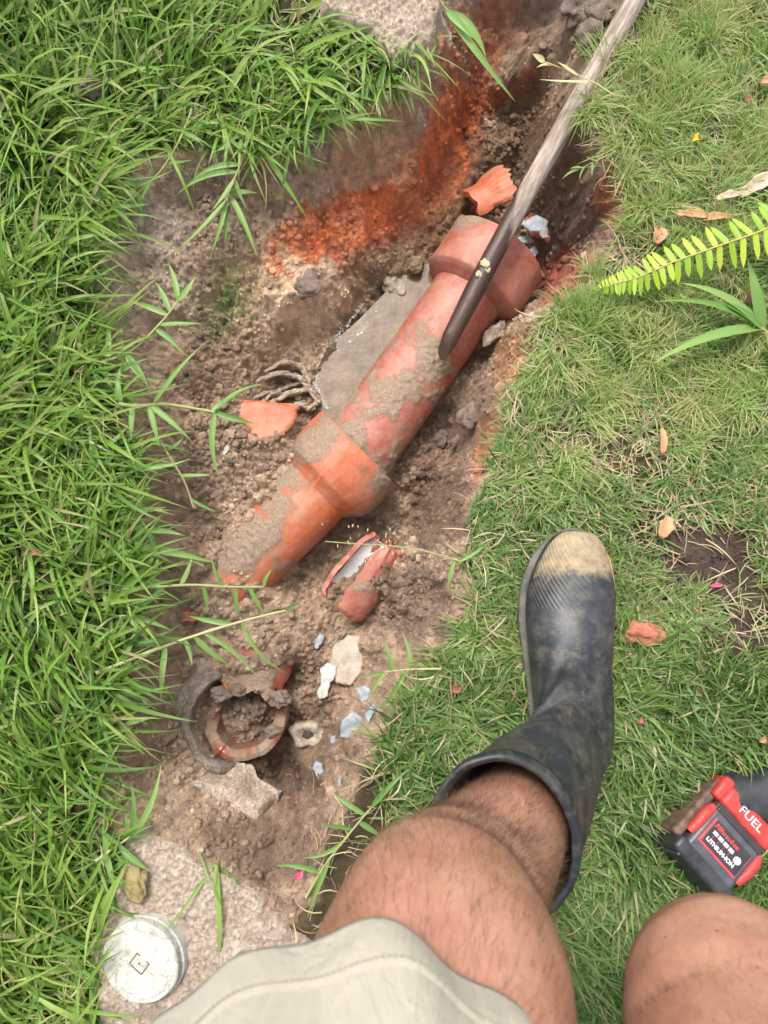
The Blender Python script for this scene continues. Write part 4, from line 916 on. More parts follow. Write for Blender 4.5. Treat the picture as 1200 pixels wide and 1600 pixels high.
for lb, stem, lv in (
  ('runner with upright leaves at the left edge beside the pale thick runner', [(120, 640), (150, 600), (178, 590)], [(1, 232, 560), (1, 215, 632), (.6, 130, 545), (.8, 180, 530)]),
  ('runner fan of leaves on the dark lower left bank', [(150, 985), (176, 965), (206, 962)], [(1, 262, 925), (1, 268, 985), (.7, 205, 1030), (.5, 160, 905), (.9, 240, 1010)]),
  ('runner bending over the left bank under the bare yellowish stem', [(170, 770), (205, 792), (232, 830)], [(1, 252, 890, -.01), (1, 290, 838, -.01), (.6, 262, 792), (.5, 190, 852), (.8, 222, 890)]),
  ('short runner at the left edge level with the mortar ring', [(130, 1120), (165, 1118), (196, 1132)], [(1, 245, 1120), (1, 225, 1180), (.6, 175, 1180), (.5, 190, 1072)]),
  ('runner beside the concrete slab edge above the cap', [(110, 1420), (140, 1392), (165, 1372)], [(1, 215, 1335), (1, 210, 1392), (.6, 130, 1330), (.8, 190, 1430)]),
  ('runner with thin leaves beside the white cap', [(110, 1560), (135, 1530), (150, 1512)], [(1, 160, 1455), (.9, 162, 1548), (.5, 120, 1480), (.8, 140, 1590)]),
  ('runner at the upper left pit corner above the curled tan leaf', [(120, 300), (150, 318), (178, 322)], [(1, 236, 318), (1, 215, 362), (.6, 168, 380), (.5, 175, 272)])):
    runner(lb, stem, lv, (.03, .015), .0056, .0032)
# seed head hanging over the channel shard
r_ = runner('yellow seed head stem hanging over the glazed channel shard', [(722, 878), (690, 868), (650, 858), (600, 852), (560, 850), (508, 846)], [(.1, 700, 920), (.05, 760, 850)], (.03, -.07), .004, .0022, group='seed stems', name='seed_stem', cat='seed head')
sdp = spline([np.array(P(a, b, z)[:]) for (a, b), z in zip([(620, 854), (600, 852), (560, 850), (508, 846)], (-.045, -.05, -.06, -.07))], 40)
for q in range(34):
    b0 = Vector(sdp[rng.integers(0, 40)]) - r_.location; dv = Vector((rng.normal(0, .009), rng.normal(.004, .012), rng.normal(.006, .004)))
    V, F_, al = leaf_mesh(b0 + dv, b0 + dv + Vector((rng.normal(0, .001), rng.uniform(.003, .006), .001)), .0022, .1, .3, 4)
    mesh_obj('seed', V, F_, M_straw, r_, attrs={'rnd': np.full(len(V), .9), 'along': al})

# ------------------------------------------------------------------ fern frond
fp = [(1262, 318), (1200, 356), (1120, 385), (1050, 410), (1000, 432), (965, 442), (940, 450)]
fz = [.10, .085, .075, .06, .05, .04, .03]
fs = spline([np.array(P(a, b, z)[:]) for (a, b), z in zip(fp, fz)], 80); fb = Vector(fs[0])
fern = empty('fern_frond', fb, 'bright yellow green fern frond reaching in from the right edge', 'fern')
mb = MB(); mb.tube([Vector(p) - fb for p in fs], [.0015 * (1 - .6 * i / 79) for i in range(80)], 6); o = mb.build('stem', simple('fern_rib', (.42, .36, .08), (.5, .42, .12), 30, .6), fern)
for i in range(2, 78, 3):
    s = i / 79; c_ = Vector(fs[i]); t_ = (Vector(fs[min(i + 1, 79)]) - Vector(fs[i - 1])).normalized(); sd_ = t_.cross(Vector((0, 0, 1))).normalized()
    for sg in (-1, 1):
        Ln = .040 * (1 - s) ** .55 * (.78 + .34 * random.random()) + .004; dr = (sd_ * sg + t_ * random.uniform(.1, .42) + Vector((0, 0, random.uniform(-.25, .1)))).normalized()
        o_ = c_ + t_ * (.0025 * sg); V = []; al = []; tdir = (t_ - dr * t_.dot(dr)).normalized()
        for j in range(8):
            q = j / 7; w_ = .0041 * (min(1, .6 + q * 3)) * (1 - max(0, (q - .55) / .45) ** 2) + 2e-4; w_ *= min(1, .35 + (1 - s) * 1.3)
            cz_ = o_ + dr * Ln * q - Vector((0, 0, .12 * Ln * q * q)) + tdir * (-.08 * Ln * q * q); V += [cz_ - tdir * w_ - fb, cz_ - fb - Vector((0, 0, .0008)), cz_ + tdir * w_ - fb]; al += [q * .8] * 3
        mesh_obj('leaflet', V, gridfaces(3, 8), M_fern, fern, attrs={'rnd': np.full(24, random.random()), 'along': al})

# ------------------------------------------------------------------ fallen leaves, petals
def dry_leaf(px, py, L, w, rz, m, label, off=.022, cat='leaf', name='dry_leaf', curl=.5, grp='fallen leaves on the lawn'):
    g = G(px, py); V = []
    n_, k = 10, 7
    for i in range(n_):
        s = i / (n_ - 1); ww = w * math.sin(math.pi * min(1, .08 + s * .92)) ** .7 * .5 * (1 + .2 * random.uniform(-1, 1))
        for j in range(k):
            u = j / (k - 1) * 2 - 1; V.append(((s - .5) * L, u * ww, curl * ww * abs(u) ** 1.5 + .006 * math.sin(s * 4) * curl + .0008 * random.uniform(-1, 1)))
    o = mesh_obj(name, V, gridfaces(k, n_), m); o.location = (g.x, g.y, max(g.z, 0) + off); o.rotation_euler = (random.uniform(-.2, .2), random.uniform(-.2, .2), rz)
    sl = o.modifiers.new('solid', 'SOLIDIFY'); sl.thickness = .0005
    return tag(o, label, cat, grp)
M_leaf2 = simple('dark_leaf', (.20, .08, .05), (.32, .14, .09), 60, .8, .5); M_pink = simple('pink_petal', (.6, .05, .12), (.75, .15, .25), 60, .6); M_yel = simple('yellow_petal', (.75, .45, .02), (.9, .6, .03), 60, .6)
M_leaf3 = simple('tan_leaf', (.40, .30, .21), (.55, .44, .33), 60, .8, .5)
dry_leaf(1020, 378, .030, .024, 1.2, M_dryleaf, 'rounded orange brown leaf just left of the fern tip side')
dry_leaf(1075, 348, .055, .014, -.1, M_dryleaf, 'long crumpled orange brown leaf above the fern')
dry_leaf(1110, 352, .05, .013, .1, M_dryleaf, 'curled red brown leaf behind the fern leaflets')
dry_leaf(1162, 472, .026, .018, 1.0, M_leaf2, 'dark reddish leaf between broad grass blades below the fern')
dry_leaf(1026, 692, .042, .013, 1.5, M_dryleaf, 'slender upright tan orange leaf above the bare soil')
dry_leaf(1030, 825, .036, .022, 1.1, M_dryleaf, 'crumpled peach brown leaf at the top of the bare soil patch')
dry_leaf(1175, 300, .07, .022, .5, M_leaf3, 'large grey tan dead leaf at the right edge above the fern')
dry_leaf(1130, 318, .05, .014, .3, M_leaf3, 'thin grey tan dead leaf beside the larger one')
dry_leaf(1188, 142, .024, .014, .2, M_dryleaf, 'small pale orange leaf high on the right edge')
dry_leaf(1160, 170, .016, .010, .2, M_leaf2, 'tiny dark red leaf in the fine upper right grass')
dry_leaf(1115, 915, .020, .006, .1, M_pink, 'pink petal on the dark bare soil', .006, 'petal', 'petal', grp='pink petals')
dry_leaf(472, 1350, .016, .010, .8, M_pink, 'pink petal at the pit edge near the thigh', .02, 'petal', 'petal', grp='pink petals')
dry_leaf(993, 1122, .010, .006, .8, M_pink, 'tiny magenta petal in grass right of the boot shaft', .02, 'petal', 'petal', grp='pink petals')
dry_leaf(1072, 241, .014, .012, .2, M_yel, 'small yellow petal in the pale upper right grass', .035, 'petal', 'petal', curl=.9, grp=None)
dry_leaf(80, 867, .016, .007, .3, M_leaf2, 'small red leaf scrap deep in the left grass', .05)
dry_leaf(148, 380, .03, .014, 1.2, M_leaf3, 'curled tan leaf at the upper left pit edge', .02)
dry_leaf(590, 180, .04, .006, -1.3, M_leaf3, 'pinkish dry twig leaf hanging at the top pit edge', .01)
dry_leaf(1028, 1272, .012, .008, .4, M_dryleaf, 'tiny orange leaf beside the power tool housing', .02) if False else None
dry_leaf(1182, 1150, .016, .010, .4, M_dryleaf, 'small orange leaf above the power tool grip', .02)
dry_leaf(712, 1072, .020, .012, .3, M_leaf2, 'brown leaf in the grass left of the boot foot', .015)
# small pebbles in the pit
PB = [(560, 640, .004), (645, 560, .003), (480, 700, .004), (600, 960, .003), (430, 905, .0035), (660, 845, .005), (500, 1110, .004), (340, 760, .004)]

# ------------------------------------------------------------------ person: legs, shorts, boots
t = NT('skin'); co = t.coord()
col = t.ramp(t.noise(18, co, 6, .6, .3), [(.3, (.265, .125, .08)), (.5, (.355, .185, .118)), (.7, (.43, .245, .175))])
col = t.mix(1, col, t.ramp(t.noise(220, co, 4, .7), [(.3, (.86, .82, .80)), (.7, (1.08, 1.08, 1.08))]), 'MULTIPLY')
col = t.mix(t.ramp(t.noise(7, co, 3), [(.45, 0), (.7, .45)]), col, (.50, .22, .17)); vv = t.n("ShaderNodeTexVoronoi", Scale=34.0); t.l(co, vv.inputs['Vector'])
col = t.mix(t.ramp(vv.outputs['Distance'], [(.028, .8), (.05, 0)]), col, (.16, .06, .035))
nb = t.bump(t.noise(420, co, 3, .7), .25, .0006); nb = t.bump(t.noise(55, co, 4, .6), .35, .0025, nb)
M_skin = t.set(col, .48, nb, Subsurface_Weight=.12, Subsurface_Scale=.012); t.b.inputs['Subsurface Radius'].default_value = (1, .35, .2)
t = NT('rubber'); co = t.coord()
dst = t.noise(24, co, 8, .75, .5); stre = t.noise(10, t.coord('Object', (5, 5, .9)), 9, .8, .15)
blk = t.ramp(t.noise(9, co, 4), [(.4, (.014, .016, .020)), (.6, (.026, .030, .040))])
col = t.mix(t.ramp(dst, [(.45, 0), (.72, .40)]), blk, (.17, .15, .12))
col = t.mix(t.ramp(stre, [(.50, 0), (.66, .6)]), col, (.14, .125, .09))
toe = t.attr('toe').outputs['Fac']
ta = t.n("ShaderNodeMath", _operation='ADD'); t.l(toe, ta.inputs[0]); ml_ = t.n("ShaderNodeMath", _operation='MULTIPLY_ADD'); t.l(t.noise(50, co, 6, .75), ml_.inputs[0]); ml_.inputs[1].default_value = 1.0; ml_.inputs[2].default_value = -.50; t.l(ml_.outputs[0], ta.inputs[1])
tm = t.ramp(ta.outputs[0], [(.36, 0), (.62, .9)])
mudc = t.ramp(t.noise(70, co, 6, .7), [(.3, (.22, .16, .09)), (.65, (.42, .33, .21))])
col = t.mix(tm, col, mudc)
wv = t.n("ShaderNodeTexWave", Scale=75.0, _bands_direction='DIAGONAL'); t.l(co, wv.inputs['Vector'])
cr = t.attr('cap').outputs['Fac']
wm = t.n("ShaderNodeMath", _operation='MULTIPLY'); t.l(wv.outputs['Fac'], wm.inputs[0]); t.l(cr, wm.inputs[1])
nb = t.bump(t.noise(140, co, 4), .2, .0008); nb = t.bump(wm.outputs[0], .6, .001, nb)
M_rubber = t.set(col, t.ramp(tm, [(0, .46), (1, .92)]), nb)
M_sole = simple('sole_rubber', (.05, .05, .05), (.15, .13, .10), 40, .7, .4)
M_trim = simple('tan_sole', (.40, .22, .08), (.5, .3, .14), 40, .7, .4)
M_lining = simple('boot_lining', (.018, .016, .015), (.035, .03, .028), 40, .95, .4)
BP = [  # bottom/back (L,Z), top/front (L,Z), half width, lateral offset
    ((.330, .030), (.328, .046), .010, .010), ((.327, .018), (.322, .066), .026, .010), ((.315, .010), (.300, .080), .041, .009), ((.285, .008), (.268, .088), .055, .005), ((.250, .008), (.235, .094), .0635, .002),
    ((.210, .008), (.205, .100), .064, 0), ((.165, .008), (.175, .112), .060, -.001), ((.110, .008), (.150, .128), .055, -.001), ((.055, .008), (.135, .150), .052, 0), ((.015, .014), (.128, .172), .050, 0),
    ((-.008, .050), (.128, .196), .050, 0), ((-.004, .100), (.132, .222), .053, 0), ((.000, .150), (.138, .250), .058, 0), ((-.006, .200), (.144, .285), .064, 0), ((-.010, .260), (.148, .325), .067, 0), ((-.012, .320), (.150, .360), .069, 0), ((-.012, .350), (.151, .380), .070, 0)]
def boot(parent, M, lean, label=None):
    """local x lateral, y forward, z up"""
    arr = spline([np.array([b[0][0], b[0][1], b[1][0], b[1][1], b[2], b[3]]) for b in BP], 110); n_ = 72; V = []; toeA = []; capA = []
    def pos(L, X, Z):
        k_ = max(0, Z - .10); kk = k_ + 0 * k_; return Vector((X + lean[0] * kk, L + lean[1] * kk, Z))
    def ring(a, shrink=0, zoff=0):
        out_ = []
        b = Vector((a[0], a[1])); t_ = Vector((a[2], a[3])); a = np.array(a); a[4] *= .95; c_ = (b + t_) / 2; h = (t_ - b) / 2; hl = h.length; hu = h.normalized()
        nz_ = Vector((hu.y, -hu.x))
        for q in range(n_):
            an = 2 * math.pi * q / n_; cs, sn = math.cos(an), math.sin(an)
            fl = sm(.10, .04, float(a[1])) * sm(.0, .2, float(hl * 0 + .2)) if a[1] < .02 else 0
            ex = 1 - .28 * fl * (1 if cs < 0 else .35)
            px_ = math.copysign(abs(sn) ** ex, sn) * (a[4] - shrink); pu = math.copysign(abs(cs) ** (1 - .25 * fl * (cs < 0)), cs) * (hl - shrink)
            # taper the upper of the foot towards the instep
            if fl and cs > 0: px_ *= 1 - .22 * cs * cs
            P2 = c_ + hu * pu
            wr = 0
            Lz, Zz = P2.x, P2.y
            wr += .0022 * math.sin(Zz * 95 + 2.2 * sn + 9 * (Lz)) * math.exp(-((Zz - .18) / .055) ** 2) * (1.2 if cs > -.2 else .6)
            wr += .0026 * math.sin(Zz * 150 + Lz * 45 + 3 * sn) * math.exp(-((Zz - .15) / .05) ** 2) * (.5 + .5 * cs)
            wr += .0036 * float(n3(px_ * 16, Lz * 9, Zz * 13, 4)) * min(1, max(0, (Zz - .09) / .05))
            wr += .0012 * float(n3(px_ * 60, Lz * 60, Zz * 90, 14)) * min(1, max(0, (Zz - .07) / .05))
            k_ = 1 + wr / max(.03, a[4])
            out_.append(pos(c_.x + hu.x * pu * k_ + 0, px_ * k_ + a[5], c_.y + hu.y * pu * k_ + zoff))
        return out_
    for a in arr:
        r_ = ring(a); V += r_
        for p in r_:
            toeA.append(float(sm(.215, .32, p.y) * sm(.035, .062, p.z)) if p.z < .2 else 0); capA.append(float(sm(.215, .225, p.y)))
    rim = arr[-1].copy(); k_ = len(arr); rows = k_
    bead = [(-.0035, -.010), (-.0045, -.006), (-.0045, .0), (-.002, .003), (.001, .003), (.0035, .001), (.004, -.004)]
    for s_, zo in bead: V += ring(rim, s_, zo); rows += 1
    nin = 0
    for j in range(1, 26): V += ring(arr[-1 - j * 2], .0045, 0); rows += 1
    toeA += [0] * (len(V) - len(toeA)); capA += [0] * (len(V) - len(capA))
    outer_rows = k_ + 6
    F_ = [tuple(q) for q in gridfaces(n_, outer_rows + 1, True)]
    V = [M @ v for v in V]
    o = mesh_obj('rubber_boot', np.array([v[:] for v in V[:(outer_rows + 1) * n_]]), F_ + [tuple(range(n_))[::-1]], M_rubber, parent, attrs={'toe': toeA[:(outer_rows + 1) * n_], 'cap': capA[:(outer_rows + 1) * n_]})
    if label: o['label'] = label
    inner = V[outer_rows * n_:]; mesh_obj('lining', np.array([v[:] for v in inner]), gridfaces(n_, len(inner) // n_, True), M_lining, o)
    # sole and welt strip
    n2_ = 90; sole = []
    outl = []
    for q in range(n2_):
        a = 2 * math.pi * q / n2_; cs, sn = math.cos(a), math.sin(a); L = .162 + .172 * cs
        hw = np.interp(L, [-.012, .0, .03, .10, .16, .21, .25, .29, .315, .33, .336], [.0, .03, .050, .052, .060, .068, .069, .062, .047, .026, .0]); ofs = np.interp(L, [0, .2, .33], [0, 0, .010])
        outl.append((ofs + math.copysign(1, sn) * hw * abs(sn) ** .25 * 1.0, L))
    outl = np.array(outl)
    for z_, k_ in ((-.004, .96), (.004, .985), (.016, 1.0), (.022, 1.0), (.0235, .975), (.024, .9)):
        c_ = np.array([0, .16]); sole += [M @ Vector((c_[0] + (x_ - c_[0]) * k_, c_[1] + (y_ - c_[1]) * k_, z_)) for x_, y_ in outl]
    f_ = [tuple(q) for q in gridfaces(n2_, 6, True)] + [tuple(range(n2_))[::-1], tuple(5 * n2_ + q for q in range(n2_))]
    mesh_obj('sole', np.array([v[:] for v in sole]), f_, M_sole, o)
    st_ = MB(); pts_ = [M @ Vector((outl[q % n2_][0] * 1.005, .16 + (outl[q % n2_][1] - .16) * 1.003, .009)) for q in range(n2_ // 2 - 26 + 45, n2_ // 2 + 10 + 45)]
    st_ = MB(); pts_ = [M @ Vector((outl[q % n2_][0] * 1.012, .16 + (outl[q % n2_][1] - .16) * 1.006, .016)) for q in range(6, 22)]
    st_.tube(pts_, .0032, 6); st_.build('heel_trim', M_trim, o)
    return o
person = empty('person', Vector((.12, -.40, 0)), 'person in beige shorts and a black rubber boot, seen from above with bare hairy legs', 'person')
PO = Vector(person.location)
# planted left boot
toeP = P(889, 830, .03); heel_y = toeP.y - .345
ML = Matrix.Translation(Vector((toeP.x - .017, heel_y + .016, 0.012))) @ Matrix.Rotation(R(-2), 4, 'Z')
ankL = ML @ Vector((0, .06, .10)); kneeL = P(690, 1425, .455)
leanL = Vector(((P(792, 1330, .36).x - ankL.x) / .26, (P(792, 1330, .36).y - ankL.y - .0) / .26))
MLp = Matrix.Translation(-PO) @ ML
lean_b = (leanL.x, leanL.y)
boot(person, MLp, lean_b)
def legpath(pts): return spline([np.array(p, float) for p in pts], 60)
def tube_mesh(path, rx, ry, front, n_=56, bumps=None):
    V = []; k_ = len(path)
    for i in range(k_):
        p = path[i]; t_ = Vector(path[min(i + 1, k_ - 1)] - path[max(i - 1, 0)]).normalized(); fr_ = Vector(front); a = (fr_ - t_ * fr_.dot(t_)).normalized(); b = t_.cross(a)
        for q in range(n_):
            an = 2 * math.pi * q / n_; c_, s_ = math.cos(an), math.sin(an)
            k2 = 1 + (bumps(i / (k_ - 1), an) if bumps else 0)
            V.append(Vector(p) + a * c_ * ry[i] * k2 + b * s_ * rx[i] * k2)
    return np.array([v[:] for v in V])
def radii(tb, n=60): s = np.linspace(0, 1, n); return np.interp(s, [a for a, _ in tb], [b for _, b in tb])
hipL = Vector((.03, -.415, .90)); rimL = P(792, 1325, .36); thL = Vector((.022, -.352, .65))
midL = Vector((rimL.x - .012, rimL.y + .002, .37)); shL = ankL.lerp(midL, .5)
pathL = legpath([hipL, thL, kneeL + Vector((-.008, -.012, .07)), kneeL, (kneeL + midL) / 2 + Vector((0, -.004, 0)), midL, shL, ankL])
def bumpsL(s, an):
    c_ = math.cos(an); k_ = 0
    k_ += .035 * math.exp(-((s - .40) / .05) ** 2) * max(0, c_) ** 2          # kneecap
    k_ -= .022 * math.exp(-((s - .49) / .025) ** 2) * max(0, c_ + .2)         # crease under it
    k_ += .035 * math.exp(-((s - .535) / .03) ** 2) * max(0, c_) ** 3
    k_ -= .045 * math.exp(-((an - 1.15) / .35) ** 2) * math.exp(-((s - .38) / .1) ** 2) + .035 * math.exp(-((an - 5.2) / .3) ** 2) * math.exp(-((s - .36) / .1) ** 2)
    return k_
rxL = radii([(0, .105), (.14, .102), (.29, .096), (.43, .079), (.57, .071), (.71, .062), (.86, .044), (1, .036)]); ryL = radii([(0, .10), (.14, .094), (.29, .086), (.43, .078), (.57, .070), (.71, .064), (.86, .050), (1, .04)])
VL = tube_mesh(pathL, rxL, ryL, (0, 1, .0), bumps=bumpsL)
hipR = Vector((.21, -.43, .90)); kneeR = P(1125, 1592, .50); 
ankR = Vector((.40, -.86, .22)); pathR = legpath([hipR, hipR.lerp(kneeR, .45) + Vector((0, .01, 0)), hipR.lerp(kneeR, .85) + Vector((0, .012, 0)), kneeR + Vector((0, .01, .01)), kneeR.lerp(ankR, .25) + Vector((0, 0, -.02)), kneeR.lerp(ankR, .5), kneeR.lerp(ankR, .75), ankR])
VR = tube_mesh(pathR, radii([(0, .098), (.14, .092), (.29, .082), (.43, .072), (.57, .064), (.71, .062), (.86, .048), (1, .038)]), radii([(0, .10), (.14, .092), (.29, .082), (.43, .074), (.57, .064), (.71, .06), (.86, .05), (1, .04)]), (0, .9, .4), bumps=lambda s, an: .05 * math.exp(-((s - .43) / .06) ** 2) * max(0, math.cos(an)) ** 2)
F1 = [tuple(q) for q in gridfaces(56, 60, True)] + [tuple(range(56))[::-1], tuple(59 * 56 + q for q in range(56))]
bm = _bm.new(); _bm.ops.create_icosphere(bm, subdivisions=4, radius=1); EV = np.array([v.co[:] for v in bm.verts]); EF = [tuple(v.index for v in f.verts) for f in bm.faces]; bm.free()
VP = EV * np.array([.165, .115, .13]) + np.array([.12, -.43, .95])
av = np.concatenate([VL, VR, VP]) - np.array(PO[:]); af = F1 + [tuple(i + len(VL) for i in f) for f in F1] + [tuple(i + 2 * len(VL) for i in f) for f in EF]
body = mesh_obj('body', av, af, M_skin, person)
rm = body.modifiers.new('remesh', 'REMESH'); rm.mode = 'VOXEL'; rm.voxel_size = .0045; rm.use_smooth_shade = True
s_m = body.modifiers.new('smooth', 'SMOOTH'); s_m.iterations = 8; s_m.factor = .5
# rear boot on the right foot
axR = (kneeR - ankR).normalized()
MR = Matrix.Translation(-PO) @ Matrix.Translation(ankR) @ (axR.to_track_quat('Z', 'X').to_matrix().to_4x4())
zx = axR; fy_ = (Vector((0, 1, -.9)) - zx * Vector((0, 1, -.9)).dot(zx)).normalized(); xx = fy_.cross(zx)
RM = Matrix((xx, fy_, zx)).transposed().to_4x4()
MR = Matrix.Translation(-PO) @ Matrix.Translation(ankR) @ RM @ Matrix.Translation(Vector((0, -.06, -.12)))
boot(person, MR, (0, 0))
# leg hair
def hair(V, path, count, s0, s1, Lm, name):
    n_ = 56; Vg = V.reshape(60, 56, 3); si = rng.uniform(s0, s1, count) * 58; ai = rng.integers(0, 56, count); i0 = si.astype(int); fr_ = (si - i0)[:, None]; fa = rng.random(count)[:, None]
    a2 = (ai + 1) % 56
    pa = Vg[i0, ai] * (1 - fr_) + Vg[i0 + 1, ai] * fr_; pb = Vg[i0, a2] * (1 - fr_) + Vg[i0 + 1, a2] * fr_; p = pa * (1 - fa) + pb * fa
    cen = path[i0] * (1 - fr_) + path[i0 + 1] * fr_; nr_ = p - cen; nr_ /= np.linalg.norm(nr_, axis=1)[:, None]
    tn = path[i0 + 1] - path[i0]; tn /= np.linalg.norm(tn, axis=1)[:, None]; side = np.cross(tn, nr_)
    d_ = tn * rng.uniform(.5, 1, (count, 1)) + nr_ * rng.uniform(.12, .45, (count, 1)) + side * rng.normal(0, .28, (count, 1)); d_ /= np.linalg.norm(d_, axis=1)[:, None]
    Ls = rng.uniform(.4, 1, (count, 1)) * Lm; w_ = .00009; b0 = p - nr_ * .0012; b1 = b0 + d_ * Ls * .5 + nr_ * .0006; b2 = b0 + d_ * Ls + side * rng.normal(0, .002, (count, 1))
    sv = np.cross(d_, nr_); sv /= np.linalg.norm(sv, axis=1)[:, None]
    X = np.stack([b0 - sv * w_, b0 + sv * w_, b1 - sv * w_, b1 + sv * w_, b2 - sv * w_ * .3, b2 + sv * w_ * .3], 1).reshape(-1, 3) - np.array(PO[:])
    o_ = (np.arange(count) * 6)[:, None]; F_ = np.concatenate([o_ + np.array([[0, 1, 3, 2]]), o_ + np.array([[2, 3, 5, 4]])])
    o = mesh_obj(name, X, F_, simple('hair_brown', (.06, .03, .016), (.14, .075, .04), 30, .6), person); return tag(o, kind='stuff')
hair(VL, pathL, 15000, .16, .86, .019, 'leg_hair'); hair(VR, pathR, 4000, .1, .6, .011, 'leg_hair')
# shorts
t = NT('beige_cloth'); co = t.coord()
wv1 = t.n("ShaderNodeTexWave", Scale=900.0, _bands_direction='X'); wv2 = t.n("ShaderNodeTexWave", Scale=900.0, _bands_direction='Y'); t.l(co, wv1.inputs[0]); t.l(co, wv2.inputs[0])
col = t.ramp(t.noise(12, co, 6, .6), [(.3, (.33, .295, .235)), (.7, (.41, .37, .30))])
M_cloth = t.set(col, .9, t.bump(t.noise(22, t.coord('Object', (1, 1, .4)), 7, .6, .6), 1.0, .012, t.bump(wv1.outputs['Fac'], .15, .0004)), Sheen_Weight=.2)
M_thread = simple('thread', (.26, .235, .19), (.32, .29, .23), 60, .8)
HC = Vector((-.022, -.322, .625)); HW = (.128, .112)
shorts_V = []
def sring(c_, rx, ry, tx, ty, seed, amp):
    r_ = []
    for q in range(120):
        an = 2 * math.pi * q / 120; fo = 1.7 * amp * (.6 * math.sin(an * 5 + seed) + .5 * math.sin(an * 9 + seed * 2.3) + .3 * math.sin(an * 3 + 1))
        x_ = (rx + fo) * math.cos(an); y_ = (ry + fo) * math.sin(an); r_.append(Vector((c_.x + x_, c_.y + y_, c_.z + tx * x_ + ty * y_)))
    return r_
def shorts_leg(hc, rx, ry, tilt, top, name):
    rows = []
    for j in range(30):
        s = j / 29; c_ = hc.lerp(top, s); a_ = .0045 * (1 - s) + .001; r1 = rx * (1 - s) + .12 * s; r2 = ry * (1 - s) + .125 * s
        rows.append([v - PO for v in sring(c_, r1 + .004 * math.sin(s * 17), r2 + .004 * math.sin(s * 15 + 1), tilt[0] * (1 - s), tilt[1] * (1 - s), .7 + s * 1.2, a_)])
    for j, r_ in enumerate(rows):
        A3 = np.array([v[:] for v in r_]); dn_ = .0035 * fb3(A3 * np.array([1, 1, .6]), 16, 3, 5) - .005 * np.abs(fb3(A3 * np.array([.6, .6, 1.3]) + A3[:, [1, 2, 0]] * .5, 9, 2, 8))
        for q in range(120):
            n_ = (r_[q] + PO - hc); n_.z = 0; n_.normalize(); r_[q] = r_[q] + n_ * float(dn_[q]) * min(1, .35 + j / 8)
    V = [v for r_ in rows for v in r_]
    o = mesh_obj(name, np.array([v[:] for v in V]), gridfaces(120, 30, True), M_cloth, shorts)
    sl = o.modifiers.new('solid', 'SOLIDIFY'); sl.thickness = .003; sl.offset = -1
    # hem fold, a little proud of the leg, and its line of stitches
    hm = []
    for z_, g_ in ((0, -.001), (-.001, .002), (.003, .0022), (.020, .0022), (.0300, .0014), (.0303, .0001)):
        s = z_ / (top.z - hc.z); i_ = max(0, s * 29); a = int(i_); f_ = i_ - a
        for q in range(120):
            v = rows[a][q].lerp(rows[a + 1][q], f_); n_ = (v + PO - hc); n_.z = 0; n_.normalize(); hm.append(v + n_ * g_ + Vector((0, 0, min(z_, 0))))
    mesh_obj('hem', np.array([v[:] for v in hm]), gridfaces(120, 6, True), M_cloth, shorts)
    st_ = MB(); s = .027 / (top.z - hc.z) * 29; a = int(s); f_ = s - a; loop = []
    for q in range(120):
        v = rows[a][q].lerp(rows[a + 1][q], f_); n_ = (v + PO - hc); n_.z = 0; n_.normalize(); loop.append(v + n_ * .0030)
    for q in range(0, 120):
        for h_ in (0.05, .55):
            p_, q_ = loop[q].lerp(loop[(q + 1) % 120], h_), loop[q].lerp(loop[(q + 1) % 120], h_ + .32); st_.tube([p_, (p_ + q_) / 2, q_], .0007, 4)
    st_.build('stitching', M_thread, shorts)
shorts = mesh_obj('shorts', (EV * np.array([.185, .135, .14]) + np.array([.12, -.43, .95]) - np.array(PO[:]))[:], EF, M_cloth, person)
shorts_leg(HC, HW[0], HW[1], (.0, .05), Vector((.03, -.42, .93)), 'shorts_leg')
shorts_leg(Vector((.235, -.43, .68)), .115, .11, (0, .05), Vector((.20, -.43, .93)), 'shorts_leg')

# ------------------------------------------------------------------ cordless power tool
M_red = simple('tool_red', (.34, .030, .024), (.52, .05, .04), 70, .5, .5); M_black = simple('tool_black', (.020, .021, .024), (.045, .046, .05), 50, .45, .3)
M_dkgrey = simple('tool_grey', (.05, .052, .06), (.085, .09, .10), 50, .4, .3); M_lab = simple('label_black', (.03, .025, .03), (.05, .04, .045), 50, .3, .1)
M_muddy = simple('tool_muddy', (.07, .045, .035), (.20, .12, .08), 70, .7, .6); M_txtw = simple('print_white', (.7, .7, .7), (.8, .8, .8), 20, .5, 0); M_txtr = simple('print_red', (.6, .05, .06), (.65, .08, .08), 20, .5, 0)
M_cell = simple('gauge_cell', (.42, .46, .50), (.52, .56, .6), 40, .4, 0)
ta_ = P(1108, 1350, .07); tb_ = P(1197, 1246, .045)
Ya = (tb_ - ta_); Ya.normalize(); Zt = Vector((-.30, -.18, 1)); Zt = (Zt - Ya * Zt.dot(Ya)).normalized(); Xa = Ya.cross(Zt)
MT = Matrix((Xa, Ya, Zt)).transposed().to_4x4()
tool = empty('power_tool', ta_, 'red and black cordless power tool lying battery up in the lower right grass', 'power tool')
tool.rotation_mode = 'QUATERNION'; tool.rotation_quaternion = MT.to_quaternion()
def tbox(name, c, d, m, bev=.004, parent=tool, taper=1.0):
    mb = MB(); mb.box(c, d, None, taper); return mb.build(name, m, parent, True, bev, 3)
bat = tbox('battery', (0, .034, -.030), (.082, .078, .066), M_dkgrey, .006)
tbox('base_plate', (0, -.010, -.034), (.100, .022, .074), M_black, .006, bat)
tbox('ridge', (-.036, -.0215, -.034), (.004, .004, .066), M_dkgrey, .001, bat); tbox('ridge', (.036, -.0215, -.034), (.004, .004, .066), M_dkgrey, .001, bat)
